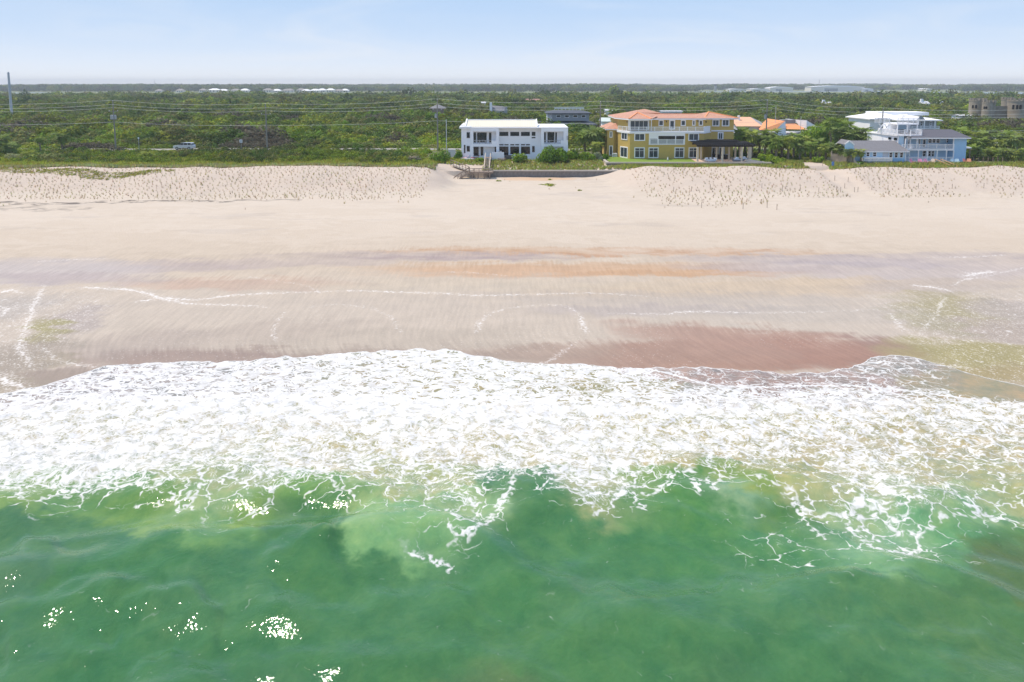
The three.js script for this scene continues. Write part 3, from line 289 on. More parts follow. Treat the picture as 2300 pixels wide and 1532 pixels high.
{
  const mats = tiles(BX, B0, B1, 2048, 1344, beachPixel, { bumpScale: 0.09, specularIntensity: 0.55 });
  const xs = lines([[-3500, -300, 200], [-300, -136, 8], [-136, 0, 0.6], [0, 136, 0.6], [136, 300, 8], [300, 3500, 200]]);
  const ds = lines([[40, 60, 1], [60, 120, 1], [120, 152.2, 0.5], [152.2, 153, 0.2], [153, 162, 0.5]]);
  structure('beach', halves(sheet(xs, ds, height, (x, d) => [x / BX + 1, (d - B0) / (B1 - B0)])), mats);
}
console.log('beach done');

// ---------------------------------------------------------------- inland ground, road, lagoon
const mottled = (r, g, b, amt, scale, rough = 0.95, more = {}) => { // a plain surface with uneven tone and fine relief, repeating every `scale` metres
  const W = 256, col = new Uint8Array(W * W * 4), bm = new Uint8Array(W * W * 4), L = [toLin(r), toLin(g), toLin(b)];
  for (let j = 0; j < W; j++) for (let i = 0; i < W; i++) { const a = i / W * 6.2832, c = j / W * 6.2832; let n = 0, f = 1, s = 0.5; for (let k = 0; k < 4; k++) { n += s * n3(Math.cos(a) * f + 5 * k, Math.sin(a) * f + Math.cos(c) * f, Math.sin(c) * f - 3 * k); f *= 2.6; s *= 0.62; } const o = (j * W + i) * 4, gr = hash(i, j, 3) - 0.5, m = 1 + amt * (n + 0.35 * gr); for (let k = 0; k < 3; k++) col[o + k] = clamp(toS(L[k] * m), 0, 255); col[o + 3] = 255; bm[o] = bm[o + 1] = bm[o + 2] = clamp(0.5 + 0.35 * n + 0.25 * gr) * 255; bm[o + 3] = 255; }
  const map = dataTex(col, W, W, true), bump = dataTex(bm, W, W, false); for (const t of [map, bump]) { t.wrapS = t.wrapT = THREE.RepeatWrapping; t.repeat.set(1 / scale, 1 / scale); }
  return new THREE.MeshStandardMaterial({ map, bumpMap: bump, bumpScale: 0.01, roughness: rough, ...more });
};
const M = {
  earth: mottled(96, 98, 58, 0.4, 30), marsh: mottled(118, 128, 84, 0.35, 160), asphalt: mottled(152, 148, 142, 0.2, 12), verge: mottled(140, 150, 70, 0.35, 9), lawn: mottled(112, 138, 46, 0.25, 5),
  stucco: mottled(243, 244, 247, 0.05, 4, 0.85), whiteTrim: mat(240, 240, 241, 0.6), creamRoof: mottled(226, 220, 200, 0.07, 6, 0.5), glass: new THREE.MeshPhysicalMaterial({ color: 0x10151a, roughness: 0.05, ior: 1.5 }),
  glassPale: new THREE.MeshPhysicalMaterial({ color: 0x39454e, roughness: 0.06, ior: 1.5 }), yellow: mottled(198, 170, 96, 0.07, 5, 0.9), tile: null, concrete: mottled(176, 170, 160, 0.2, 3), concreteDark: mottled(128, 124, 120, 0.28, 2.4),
  wood: mottled(150, 132, 118, 0.25, 1.6), woodPale: mottled(196, 184, 168, 0.18, 1.6), woodDark: mottled(34, 30, 30, 0.3, 1.6, 0.75), timber: mottled(196, 158, 120, 0.2, 1.2), patio: mottled(206, 180, 158, 0.18, 2),
  shingle: mottled(122, 122, 126, 0.22, 2.2), shingleDark: mottled(92, 92, 100, 0.22, 2.2), slate: mottled(84, 90, 100, 0.2, 2.4), siding: mottled(150, 154, 158, 0.1, 2), blue: mottled(184, 214, 236, 0.06, 2.5), blueDeep: mottled(158, 198, 230, 0.06, 2.5),
  stone: mottled(150, 142, 128, 0.4, 3.5), peach: mottled(228, 156, 108, 0.12, 3), peachPale: mottled(226, 178, 146, 0.12, 3), greyWall: mottled(196, 199, 204, 0.06, 4), pole: mottled(142, 138, 130, 0.2, 2), steel: mat(170, 174, 178, 0.45, { metalness: 0.6 }),
  wire: mat(206, 208, 200, 0.6), dark: mat(24, 24, 26, 0.7), rubber: mat(22, 22, 23, 0.9), trunk: mottled(134, 120, 104, 0.35, 1.2), deadFrond: mat(138, 118, 88, 0.95), farWall: mat(224, 220, 212, 0.9), farRoof: mat(150, 144, 138, 0.9),
};
M.shell = mottled(214, 200, 178, 0.12, 1.5);
{ // clay roof: rows of half-round tiles, a few centimetres each
  const W = 256, col = new Uint8Array(W * W * 4), bm = new Uint8Array(W * W * 4);
  for (let j = 0; j < W; j++) for (let i = 0; i < W; i++) { const o = (j * W + i) * 4, ci = Math.floor(i / 16), cj = Math.floor(j / 32), t = hash(ci % 16, cj % 8, 91), v = 1 + 0.28 * (t - 0.5) + 0.1 * (hash(i, j, 4) - 0.5), L = [0.52, 0.285, 0.2]; const c = [L[0] * v, L[1] * v * (0.9 + 0.2 * hash(ci % 16, cj % 8, 17)), L[2] * v]; for (let k = 0; k < 3; k++) col[o + k] = clamp(toS(c[k]), 0, 255); col[o + 3] = 255; const h = Math.abs(Math.sin((i / 16) * Math.PI)) * 0.7 + 0.3 * ((j % 32) / 32); bm[o] = bm[o + 1] = bm[o + 2] = h * 255; bm[o + 3] = 255; }
  const map = dataTex(col, W, W, true), bump = dataTex(bm, W, W, false); for (const t of [map, bump]) { t.wrapS = t.wrapT = THREE.RepeatWrapping; t.repeat.set(1 / 4.8, 1 / 3.2); }
  M.tile = new THREE.MeshStandardMaterial({ map, bumpMap: bump, bumpScale: 0.06, roughness: 0.85 });
}
const metreUv = (g, ax = 0, ay = 2) => { const p = g.attributes.position, u = g.attributes.uv; for (let i = 0; i < p.count; i++) u.setXY(i, p.getComponent(i, ax), p.getComponent(i, ay)); return g; };
{
  const xs = lines([[-3000, -300, 150], [-300, -130, 10], [-130, 130, 2], [130, 300, 10], [300, 3000, 150]]), ds = lines([[161.5, 230, 2], [230, 400, 10], [400, 1200, 40], [1200, 3600, 200]]);
  structure('ground', sheet(xs, ds, (x, d) => height(x, d) - 0.03 - (d > 3500 ? 6 : 0), (x, d) => [x, d]), M.earth);
  structure('road', sheet(lines([[-400, 400, 10]]), lines([[187.4, 193, 1]]), (x, d) => height(x, d) + 0.06, (x, d) => [x, d]), M.asphalt);
  structure('road_verge', sheet(lines([[-400, 400, 10]]), lines([[185.5, 187.4, 0.95], [187.4, 193, 5.6], [193, 196, 1]]), (x, d) => height(x, d) + (d > 187.3 && d < 193.1 ? 0.02 : 0.045), (x, d) => [x, d]), M.verge);
  structure('marsh', sheet(lines([[-2400, 2400, 200]]), lines([[1120, 2300, 120]]), () => 1.75, (x, d) => [x, d]), M.marsh);
  const water = new THREE.MeshPhysicalMaterial({ color: 0x8a9498, roughness: 0.25, ior: 1.33 });
  const pool = (list) => { const g = mergeGeometries(list.map((pts) => { const s = new THREE.ShapeGeometry(new THREE.Shape(pts.map(([x, d]) => new THREE.Vector2(x, d)))); s.rotateX(-Math.PI / 2); s.translate(0, 1.9, 0); return s; })); return g; };
  structure('lagoon', pool([[[829.8, 1558.28], [845.06, 1428.04], [818.2, 1201.9], [873.99, 1181.11], [1236.97, 1672.67], [1085, 1594.64], [985.56, 1617.27], [940.1, 1672.67]], [[-355.3, 1349.08], [-235.25, 1370.74], [-257.82, 1452.32], [-363.38, 1428.04]], [[396.05, 1632.72], [841.92, 1714.62], [905.4, 1844.1], [424.39, 1749.73]], [[-1056.33, 1428.04], [-908.31, 1490.32], [-986.06, 1587.23], [-1131.89, 1530.37]]]), water);
}
scene.fog = new THREE.FogExp2(0xdfe6ee, 0.00023);

// ---------------------------------------------------------------- plants
function leafy(n, lobes, size, stretch = 1) { // n leaf-sized faces spread over the outside of a heap of lobes [x, y, z, r]
  const p = [], nm = [], cl = [], uv = [];
  const total = lobes.reduce((s, l) => s + l[3] * l[3], 0);
  for (const [lx, ly, lz, r] of lobes) for (let i = 0, m = Math.round(n * r * r / total); i < m; i++) {
    const u = rr(-0.35, 1), a = rr(0, 6.2832), q = Math.sqrt(1 - u * u), o = V(q * Math.cos(a), u, q * Math.sin(a)), k = r * (1 - 0.3 * rnd() * rnd()), c = V(lx + o.x * k, ly + o.y * k, lz + o.z * k);
    if (c.y < 0) c.y *= -0.3;
    const f = o.clone().add(V(rr(-1, 1), rr(-0.4, 1), rr(-1, 1)).multiplyScalar(0.9)).normalize(), t = f.clone().cross(V(rr(-1, 1), rr(-1, 1), rr(-1, 1))).normalize(), b = f.clone().cross(t), s = size * rr(0.6, 1.35);
    t.multiplyScalar(s); b.multiplyScalar(s * 0.62 * stretch);
    const e = [c.clone().sub(t), c.clone().add(b), c.clone().add(t), c.clone().sub(b)], w = rr(0.68, 1.3), warm = rr(0.85, 1.2), sn = o.clone().multiplyScalar(0.55).add(f.multiplyScalar(0.6)).normalize();
    for (const v of [e[0], e[2], e[1], e[0], e[3], e[2]]) { p.push(v.x, v.y, v.z); nm.push(sn.x, sn.y, sn.z); cl.push(w * warm, w, w * 0.9); uv.push(0, 0); }
  }
  const g = new THREE.BufferGeometry(); g.setAttribute('position', new THREE.Float32BufferAttribute(p, 3)); g.setAttribute('normal', new THREE.Float32BufferAttribute(nm, 3)); g.setAttribute('color', new THREE.Float32BufferAttribute(cl, 3)); g.setAttribute('uv', new THREE.Float32BufferAttribute(uv, 2)); return g;
}
const heap = (n, flatness = 0.55, spreadR = 0.62) => { const l = [[0, 0.32, 0, 0.52]]; for (let i = 0; i < n; i++) { const a = i / n * 6.2832 + rr(-0.4, 0.4), d = rr(0.3, 0.75) * spreadR / 0.62; l.push([Math.cos(a) * d, rr(0.1, 0.5) * flatness, Math.sin(a) * d, rr(0.26, 0.44)]); } return l; };
const leafMat = new THREE.MeshPhysicalMaterial({ vertexColors: true, roughness: 0.95, transmission: 0.35, thickness: 0, specularIntensity: 0.25, side: THREE.DoubleSide });
const nearBush = [0, 1, 2, 3].map((k) => leafy(260, heap(5 + k), 0.1)), farBush = [0, 1, 2].map((k) => leafy(130, heap(6 + k), 0.15)), farTree = [0, 1].map((k) => leafy(110, heap(6, 1, 0.7), 0.2));
function swarm(name, geos, list, label) { // uncountable growth: one object of many copies per form
  const parts = geos.map((g, k) => list.filter((_, i) => i % geos.length === k));
  const grp = new THREE.Group(); grp.name = name; grp.userData.kind = 'stuff'; scene.add(grp); grp.userData.label = label;
  parts.forEach((l, k) => { if (!l.length) return; const m = new THREE.InstancedMesh(geos[k], leafMat, l.length), q = new THREE.Matrix4(), e = new THREE.Euler(), c = new THREE.Color(); m.name = name.replace(/s$/, '') + '_mass'; m.userData.kind = 'stuff';
    l.forEach((b, i) => { e.set(b.tx ?? 0, b.a, b.tz ?? 0); q.compose(V(b.x, b.y, -b.d), new THREE.Quaternion().setFromEuler(e), V(b.sx, b.sy, b.sz ?? b.sx)); m.setMatrixAt(i, q); m.setColorAt(i, c.setRGB(...b.c)); }); grp.add(m); });
  return grp;
}
const houses = [[-14, 19, 160, 184], [19, 57, 156, 184], [55, 104, 154, 200], [-18, -10, 160, 172], [9, 33, 240, 268], [66, 100, 210, 236], [190, 240, 292, 316], [62, 80, 214, 240]];
const clear = (x, d, r = 0) => (d > 186.6 - r * 0.3 && d < 194) || houses.some(([a, b, c, e]) => x > a - r && x < b + r && d > c - r && d < e + r);
const GREENS = [[0.165, 0.24, 0.02], [0.11, 0.19, 0.018], [0.21, 0.25, 0.02], [0.09, 0.145, 0.028], [0.165, 0.18, 0.055], [0.075, 0.14, 0.02]];
const green = (x, d, k = 1) => { const t = fbm(nA, x * 0.012, d * 0.009, 3), u = fbm(nB, x * 0.05, d * 0.04, 2), c = GREENS[clamp(Math.floor((u * 0.9 + 0.5 + rr(-0.22, 0.22)) * 6), 0, 5)], b = k * (0.92 + 0.5 * t) * rr(0.72, 1.25); return [c[0] * b, c[1] * b, c[2] * b]; };
{
  const near = [], far = [];
  for (let d = 154; d < 330; d += 1.5) { const half = d * 0.8 + 12; for (let x = -half; x < half; x += 1.55) {
    const px = x + rr(-0.8, 0.8), pd = d + rr(-0.8, 0.8); const under = ((px > 49 && px < 74) || px > 98) && pd > 169.5 && pd < 185; if (clear(px, pd, 0.9) && !under) continue;
    if (pd < 186) { // low growth seaward of the road: sea grape and palmetto
      if (px > -20 && px < 122 && !under) { if (rnd() < 0.985) continue; }
      if (pd < 156.5 + 2 * nA(px * 0.06, 3)) continue;
      const v = 0.5 + 0.5 * nB(px * 0.07, pd * 0.09), s = lerp(0.9, 1.5, v) * rr(0.8, 1.2); near.push({ x: px, y: height(px, pd) - 0.2, d: pd, a: rr(0, 6.28), sx: s, sy: lerp(1.0, 1.7, v) * rr(0.9, 1.3) * (px > -89 && px < -77 && pd > 172 ? 0.55 : px > -100 && px < -94 && pd > 176 ? 0.5 : 1), c: green(px, pd, 1.22) });
    } else { const lump = 0.5 + 0.5 * fbm(nC, px * 0.03, pd * 0.05, 3), s = rr(1.3, 3.0) * (pd > 205 && rnd() < 0.07 ? 1.8 : 1), open = nA(px * 0.02, pd * 0.02 + 9); near.push({ x: px, y: height(px, pd) - 0.3 + 5.2 * (lump - 0.36) * sst(194, 225, pd), d: pd, a: rr(0, 6.28), sx: s, sy: s * rr(0.75, 1.1) * (pd < 200 ? 0.7 : 1), tx: rr(-0.2, 0.2), tz: rr(-0.2, 0.2), c: open > 0.55 ? [0.11, 0.105, 0.075] : green(px, pd, 1.1) }); }
  } }
  for (let d = 330; d < 1010; d += lerp(3, 7, (d - 330) / 670)) { const half = d * 0.8 + 20, st = lerp(2.6, 5.4, (d - 330) / 670); for (let x = -half; x < half; x += st) {
    const px = x + rr(-st, st) * 0.5, pd = d + rr(-2, 2); if (clear(px, pd, 1.5) || pd > 900 + 70 * nA(px * 0.006, 3)) continue;
    const lump = 0.5 + 0.5 * fbm(nC, px * 0.014, pd * 0.014, 3), s = st * rr(0.75, 1.35) * (rnd() < 0.06 ? 1.7 : 1), tall = rnd() < 0.05 ? 1.5 : 1; far.push({ x: px, y: height(px, pd) + lerp(7, 4.5, sst(400, 900, pd)) * (lump - 0.28) + 1.3 * sst(420, 900, pd), d: pd, a: rr(0, 6.28), sx: s, sy: s * rr(0.7, 1.05) * tall, tx: rr(-0.25, 0.25), tz: rr(-0.25, 0.25), c: green(px, pd, 1) });
  } }
  swarm('coastal_scrub', nearBush, near, 'dense green coastal scrub behind the dunes and along the road');
  swarm('maritime_forest', farBush, far, 'dark green canopy of low maritime forest behind the beach houses');
  const belt = [];
  for (let d = 1720; d < 3400; d *= 1.035) { const half = d * 0.8, st = d * 0.0052; for (let x = -half; x < half; x += st) { const airport = x > 0.25 * d && x < 0.6 * d && d < 2090; if (airport || rnd() < 0.12) continue; const s = st * rr(0.9, 1.5); belt.push({ x: x + rr(-4, 4), y: 3, d: d + rr(-25, 25), a: rr(0, 6.28), sx: s, sy: rr(14, 19) * (0.85 + 0.3 * nA(x * 0.002, d * 0.002)), c: green(x, d, 0.85) }); } }
  swarm('far_woods', farTree, belt, 'hazy grey green belt of woods along the horizon');
}
// grass: tufts of thin blades
function tuft(n, h, lean, w) {
  const p = [], nm = [], cl = [], uv = [];
  for (let i = 0; i < n; i++) { const a = rr(0, 6.28), r = rr(0, 0.16), l = rr(0.1, lean), x = Math.cos(a) * r, z = Math.sin(a) * r, hh = h * rr(0.6, 1.1), tx = x + Math.cos(a) * l * hh, tz = z + Math.sin(a) * l * hh, s = rr(0.7, 1.25), bx = -Math.sin(a) * w, bz = Math.cos(a) * w; p.push(x + bx, 0, z + bz, x - bx, 0, z - bz, tx, hh, tz); for (let k = 0; k < 3; k++) { nm.push(-Math.cos(a) * 0.45, 0.9, -Math.sin(a) * 0.45); cl.push(s * 1.05, s, s * 0.9); uv.push(0, 0); } }
  const g = new THREE.BufferGeometry(); g.setAttribute('position', new THREE.Float32BufferAttribute(p, 3)); g.setAttribute('normal', new THREE.Float32BufferAttribute(nm, 3)); g.setAttribute('color', new THREE.Float32BufferAttribute(cl, 3)); g.setAttribute('uv', new THREE.Float32BufferAttribute(uv, 2)); return g;
}
{
  const thick = [0, 1, 2].map(() => tuft(26, 0.75, 0.55, 0.035)), thin = [0, 1, 2].map(() => tuft(11, 0.6, 0.5, 0.03));
  const band = [], planted = [];
  const onWalk = (x, d) => (x > -15.6 && x < -6.2 && d < 158) || (Math.abs(x - (61.6 + 0.07 * (d - 130) + 0.7 * Math.sin(d * 0.16))) < 2.3 && d < 160);
  for (let d = 144; d < 166; d += 0.42) for (let x = -135; x < 135; x += 0.42) {
    const px = x + rr(-0.25, 0.25), pd = d + rr(-0.25, 0.25), crest = 147.5 + 2.2 * nA(px * 0.022, 9) + 1.2 * nB(px * 0.07, 2), n = fbm(nC, px * 0.12, pd * 0.2, 3);
    const gap = px > -10.4 && px < 22.5; let start = crest + 2.2 + 2.4 * n; if (px > 19 && px < 57) start = 151 + 2 * n; if (px > 57) start = crest + 3 + 2.5 * n; if (gap) start = WALL_D + 0.5;
    if (pd < start || onWalk(px, pd) || (px > 19.5 && px < 56 && pd > 155.8) || (px > -11.8 && px < 12.7 && pd > 162.5) || (px > 68 && pd > 157.4) || (gap && n < -0.35 && rnd() < 0.6)) continue;
    const k = rr(0.8, 1.25), grey = px < -14 && pd < start + 4, yel = gap || px > 20; const c = grey ? [0.46, 0.56, 0.28] : yel ? [0.4, 0.52, 0.12] : [0.45, 0.58, 0.1]; band.push({ x: px, y: height(px, pd) - 0.02, d: pd, a: rr(0, 6.28), sx: k * 0.9, sy: k * (gap ? 0.62 : 0.85), c: c.map((v) => v * rr(0.75, 1.2)) });
  }
  // plantings of dune grass in loose rows on the seaward slopes
  for (let d = 119; d < 151.5; d += 0.95) for (let x = -134; x < 134; x += 0.85) {
    const px = x + rr(-0.3, 0.3) + 0.35 * (d % 2), pd = d + rr(-0.3, 0.3), crest = 147.5 + 2.2 * nA(px * 0.022, 9) + 1.2 * nB(px * 0.07, 2), n = fbm(nB, px * 0.07, pd * 0.09, 3); if (onWalk(px, pd) || pd > crest + 3) continue;
    let keep = 0; if (px < -12.7) keep = pd > 127.5 + 1.5 * n + (px > -22 ? 2 : 0) ? 0.9 : (px < -75 && pd > 121 && n > 0.1 ? 0.25 : pd > 124.5 ? 0.07 : 0.006); else if (px > 23.5) keep = pd > 128.8 + n ? 0.72 + 0.3 * n : (px > 25 && px < 44 && pd > 121.5 + 1.6 * n ? 0.6 : 0.008); else keep = pd > 138 ? 0.012 : 0.006;
    if (px > 79 && px < 85 && pd < 146) keep *= 0.25;
    if (rnd() > keep) continue;
    const old = rnd(), s = rr(0.55, 1.0) * (n > 0.25 ? 1.25 : 1); planted.push({ x: px, y: height(px, pd) - 0.02, d: pd, a: rr(0, 6.28), tx: rr(-0.1, 0.1), tz: rr(-0.25, 0.1), sx: s * 0.75, sy: s * 0.85, c: (old < 0.6 ? [0.5, 0.42, 0.31] : old < 0.82 ? [0.52, 0.48, 0.22] : [0.42, 0.46, 0.14]).map((v) => v * rr(0.85, 1.15)) });
  }
  // runners of bright creeper over the left dune top
  for (let i = 0; i < 1100; i++) { const t = rnd(), px = lerp(-111, -68, t) + rr(-4, 4), pd = 142.5 + 4.2 * nA(px * 0.05, 6) + rr(-3.2, 3.2) * (1 - t * 0.5); planted.push({ x: px, y: height(px, pd) - 0.02, d: pd, a: rr(0, 6.28), sx: 1.5, sy: 0.4, c: [0.42, 0.5, 0.03].map((v) => v * rr(0.8, 1.2)) }); }
  swarm('dune_grass', thin, planted, 'sparse tufts of dune grass planted over the sandy slopes'); swarm('shore_grass', thick, band, 'thick grey green grass along the top of the dunes');
}
// shrubs standing on their own
function shrub(label, x, d, w, h, c, n = 900, leaf = 0.17, name = 'shrub', dy = 0) {
  const g = thing(name, label, 'shrub', x, height(x, d) + dy - 0.1, -d), l = heap(8, 1.1, 0.62), geo = leafy(n, l, leaf / w * 2); geo.scale(w / 2, h * 0.95, w / 2);
  const m = leafMat.clone(); m.color.setRGB(...c); const f = new THREE.Mesh(geo, m); f.name = 'foliage'; g.add(f);
  const st = []; for (let i = 0; i < 5; i++) { const a = rr(0, 6.28), r = w * 0.2; st.push(beam(V(rr(-0.1, 0.1), -0.1, rr(-0.1, 0.1)), V(Math.cos(a) * r, h * 0.5, Math.sin(a) * r), 0.06)); } const t = new THREE.Mesh(joined(st), M.trunk); t.name = 'stem'; g.add(t); return g;
}
// palms: a ringed trunk, a head of fan leaves and a skirt of dead ones
function fan(len, droop, blades, out) { // one fan leaf leaning out along +x from the head of the trunk
  const r0 = len * 0.42, tip = (a, r) => { const x = r0 + Math.cos(a) * r, z = Math.sin(a) * r * 0.95; return [x, out * x - droop * x * x / len - Math.abs(z) * 0.25, z]; }, f = [];
  f.push([[0, 0, -0.02], [0, 0, 0.02], tip(0, 0.0)]);
  for (let i = 0; i < blades; i++) { const a = lerp(-1.75, 1.75, i / (blades - 1)), w = 1.75 / blades, r = len * (0.62 - 0.1 * Math.abs(a)) * rr(0.85, 1.1); f.push([tip(0, 0.03), tip(a - w, r * 0.62), tip(a, r), tip(a + w, r * 0.62)]); }
  return polys(f);
}
function palmHead(n, len, lo, hi, seedTone) { const gs = []; for (let i = 0; i < n; i++) { const t = i / n, e = lerp(lo, hi, t) + rr(-0.12, 0.12), g = fan(len * rr(0.8, 1.1), rr(0.5, 1.0), 7, 0.12); g.rotateZ(e); g.rotateX(rr(-0.3, 0.3)); g.rotateY(i * 2.4 + rr(-0.3, 0.3)); const k = rr(0.75, 1.25) * seedTone, c = new Float32Array(g.attributes.position.count * 3); for (let j = 0; j < c.length; j += 3) { c[j] = k * 1.05; c[j + 1] = k; c[j + 2] = k * 0.9; } g.setAttribute('color', new THREE.BufferAttribute(c, 3)); gs.push(g); } return mergeGeometries(gs); }
const palmGreens = [[0.2, 0.3, 0.06], [0.18, 0.26, 0.075], [0.27, 0.34, 0.07]].map((c) => { const m = leafMat.clone(); m.color.setRGB(...c); return m; }), frondDead = leafMat.clone(); frondDead.color.setRGB(0.5, 0.4, 0.27);
const palmForms = [0, 1, 2, 3, 4].map((k) => {
  const g = new THREE.Group(), H = 1, lean = rr(-0.12, 0.12), tr = []; // trunk one unit high, stretched for each palm
  for (let i = 0; i < 6; i++) { const y0 = i / 6, y1 = (i + 1) / 6, c = cyl(0, 0, y1 - y0 + 0.01, 0, 0.19 + (i === 0 ? 0.06 : 0) + 0.02 * (i % 2), 0.2 + 0.02 * ((i + 1) % 2), 9); c.translate(lean * y0 * y0 * 2, y0, 0); tr.push(c); }
  return { trunk: joined(tr), head: palmHead(34, 1.55, -0.75, 1.25, 1), skirt: palmHead(16, 1.25, -1.35, -0.6, 1), lean: lean * 2 };
});
let palmCount = 0;
function palm(label, x, d, y0, top, r, group, kind = palmCount % 5, tone = palmCount % 3, skirtOn = true) { // y0 foot, top of the crown, r crown radius
  palmCount++; const f = palmForms[kind], g = thing('cabbage_palm', label, 'palm tree', x, y0, -d, group), H = Math.max(0.5, top - y0 - r * 0.85), s = r / 1.7;
  const t = new THREE.Mesh(f.trunk, M.trunk); t.name = 'trunk'; t.scale.set(clamp(s * 1.1, 0.7, 1.3), H, clamp(s * 1.1, 0.7, 1.3)); g.add(t);
  const hx = f.lean * t.scale.x, c = new THREE.Mesh(f.head, palmGreens[tone]); c.name = 'crown'; c.position.set(hx, H, 0); c.scale.setScalar(s); c.rotation.y = palmCount * 1.7; g.add(c);
  if (skirtOn) { const k = new THREE.Mesh(f.skirt, frondDead); k.name = 'dead_fronds'; k.position.set(hx, H - 0.12 * s, 0); k.scale.set(s * 0.9, s, s * 0.9); k.rotation.y = palmCount; g.add(k); }
  return g;
}
console.log('plants ready');

// ---------------------------------------------------------------- buildings
function pane(parent, name, x0, x1, y0, y1, z, m = M.glass) { return part(name, box(x0, x1, y0, y1, z - 0.03, z), m, parent); }
// a window: a frame standing proud of the wall at z, with its panes as sub-parts
function win(parent, [x0, x1, y0, y1], z, { f = 0.09, cols = 1, rows = 1, m = M.whiteTrim, g = M.glass, name = 'window', proud = 0.08, split = 0 } = {}) {
  const fr = [box(x0, x0 + f, y0, y1, z - 0.05, z + proud), box(x1 - f, x1, y0, y1, z - 0.05, z + proud), box(x0 + f, x1 - f, y0, y0 + f, z - 0.05, z + proud), box(x0 + f, x1 - f, y1 - f, y1, z - 0.05, z + proud)], ix0 = x0 + f, ix1 = x1 - f, iy0 = y0 + f, iy1 = y1 - f, b = Math.min(0.07, f);
  const ys = split ? [0, split, 1] : [...Array(rows + 1).keys()].map((k) => k / rows);
  for (let k = 1; k < cols; k++) { const x = lerp(ix0, ix1, k / cols); fr.push(box(x - b / 2, x + b / 2, iy0, iy1, z - 0.04, z + proud - 0.01)); }
  for (let k = 1; k < ys.length - 1; k++) { const y = lerp(iy0, iy1, ys[k]); fr.push(box(ix0, ix1, y - b / 2, y + b / 2, z - 0.035, z + proud - 0.015)); }
  const w = part(name, fr, m, parent);
  for (let j = 0; j < ys.length - 1; j++) for (let k = 0; k < cols; k++) pane(w, 'pane', lerp(ix0, ix1, k / cols) + 0.01, lerp(ix0, ix1, (k + 1) / cols) - 0.01, lerp(iy0, iy1, ys[j]) + 0.01, lerp(iy0, iy1, ys[j + 1]) - 0.01, z + 0.02, g);
  return w;
}
function railing(parent, x0, x1, y0, y1, z, m = M.whiteTrim, gap = 0.14, posts = 1.8) { // along x
  const g = [box(x0, x1, y1 - 0.09, y1, z - 0.05, z + 0.05), box(x0, x1, y0 + 0.06, y0 + 0.12, z - 0.03, z + 0.03)], n = Math.max(1, Math.round((x1 - x0) / posts)), k = Math.round((x1 - x0) / gap);
  for (let i = 0; i <= n; i++) { const x = lerp(x0 + 0.05, x1 - 0.05, i / n); g.push(box(x - 0.06, x + 0.06, y0, y1 + 0.04, z - 0.06, z + 0.06)); }
  for (let i = 1; i < k; i++) { const x = lerp(x0, x1, i / k); g.push(box(x - 0.018, x + 0.018, y0 + 0.1, y1 - 0.06, z - 0.018, z + 0.018)); }
  return part('railing', g, m, parent);
}
function sideRailing(parent, x, y0, y1, z0, z1, m = M.whiteTrim) { const g = [box(x - 0.05, x + 0.05, y1 - 0.09, y1, z0, z1)], n = Math.round(Math.abs(z1 - z0) / 0.16); for (let i = 0; i <= n; i++) { const z = lerp(z0, z1, i / n); g.push(box(x - 0.018, x + 0.018, y0, y1 - 0.05, z - 0.018, z + 0.018)); } return part('railing', g, m, parent); }
function hip(x0, x1, z0, z1, y, ridge, inset) { // hipped roof over a rectangle, eaves at y; z0 is the seaward side
  const zm = (z0 + z1) / 2, A = [x0, y, z0], B = [x1, y, z0], C = [x1, y, z1], D = [x0, y, z1], P = [x0 + inset, ridge, zm], Q = [x1 - inset, ridge, zm];
  return [polys([[A, B, Q, P], [B, C, Q], [C, D, P, Q], [D, A, P]]), box(x0 + 0.02, x1 - 0.02, y - 0.22, y - 0.02, z1 + 0.02, z0 - 0.02)];
}
function gable(x0, x1, z0, z1, y, ridge) { const zm = (z0 + z1) / 2, t = 0.18; return polys([[[x0, y, z0], [x1, y, z0], [x1, ridge, zm], [x0, ridge, zm]], [[x1, y, z1], [x0, y, z1], [x0, ridge, zm], [x1, ridge, zm]], [[x0, y - t, z0], [x0, ridge - t, zm], [x1, ridge - t, zm], [x1, y - t, z0]], [[x0, y - t, z1], [x1, y - t, z1], [x1, ridge - t, zm], [x0, ridge - t, zm]], [[x0, y - t, z0], [x1, y - t, z0], [x1, y, z0], [x0, y, z0]], [[x0, y - t, z0], [x0, y, z0], [x0, ridge, zm], [x0, ridge - t, zm]], [[x0, y - t, z1], [x0, ridge - t, zm], [x0, ridge, zm], [x0, y, z1]], [[x1, y - t, z0], [x1, ridge - t, zm], [x1, ridge, zm], [x1, y, z0]], [[x1, y, z0], [x1, ridge, zm], [x1, y, z1]], [[x0, y, z0], [x0, y, z1], [x0, ridge, zm]]]); }

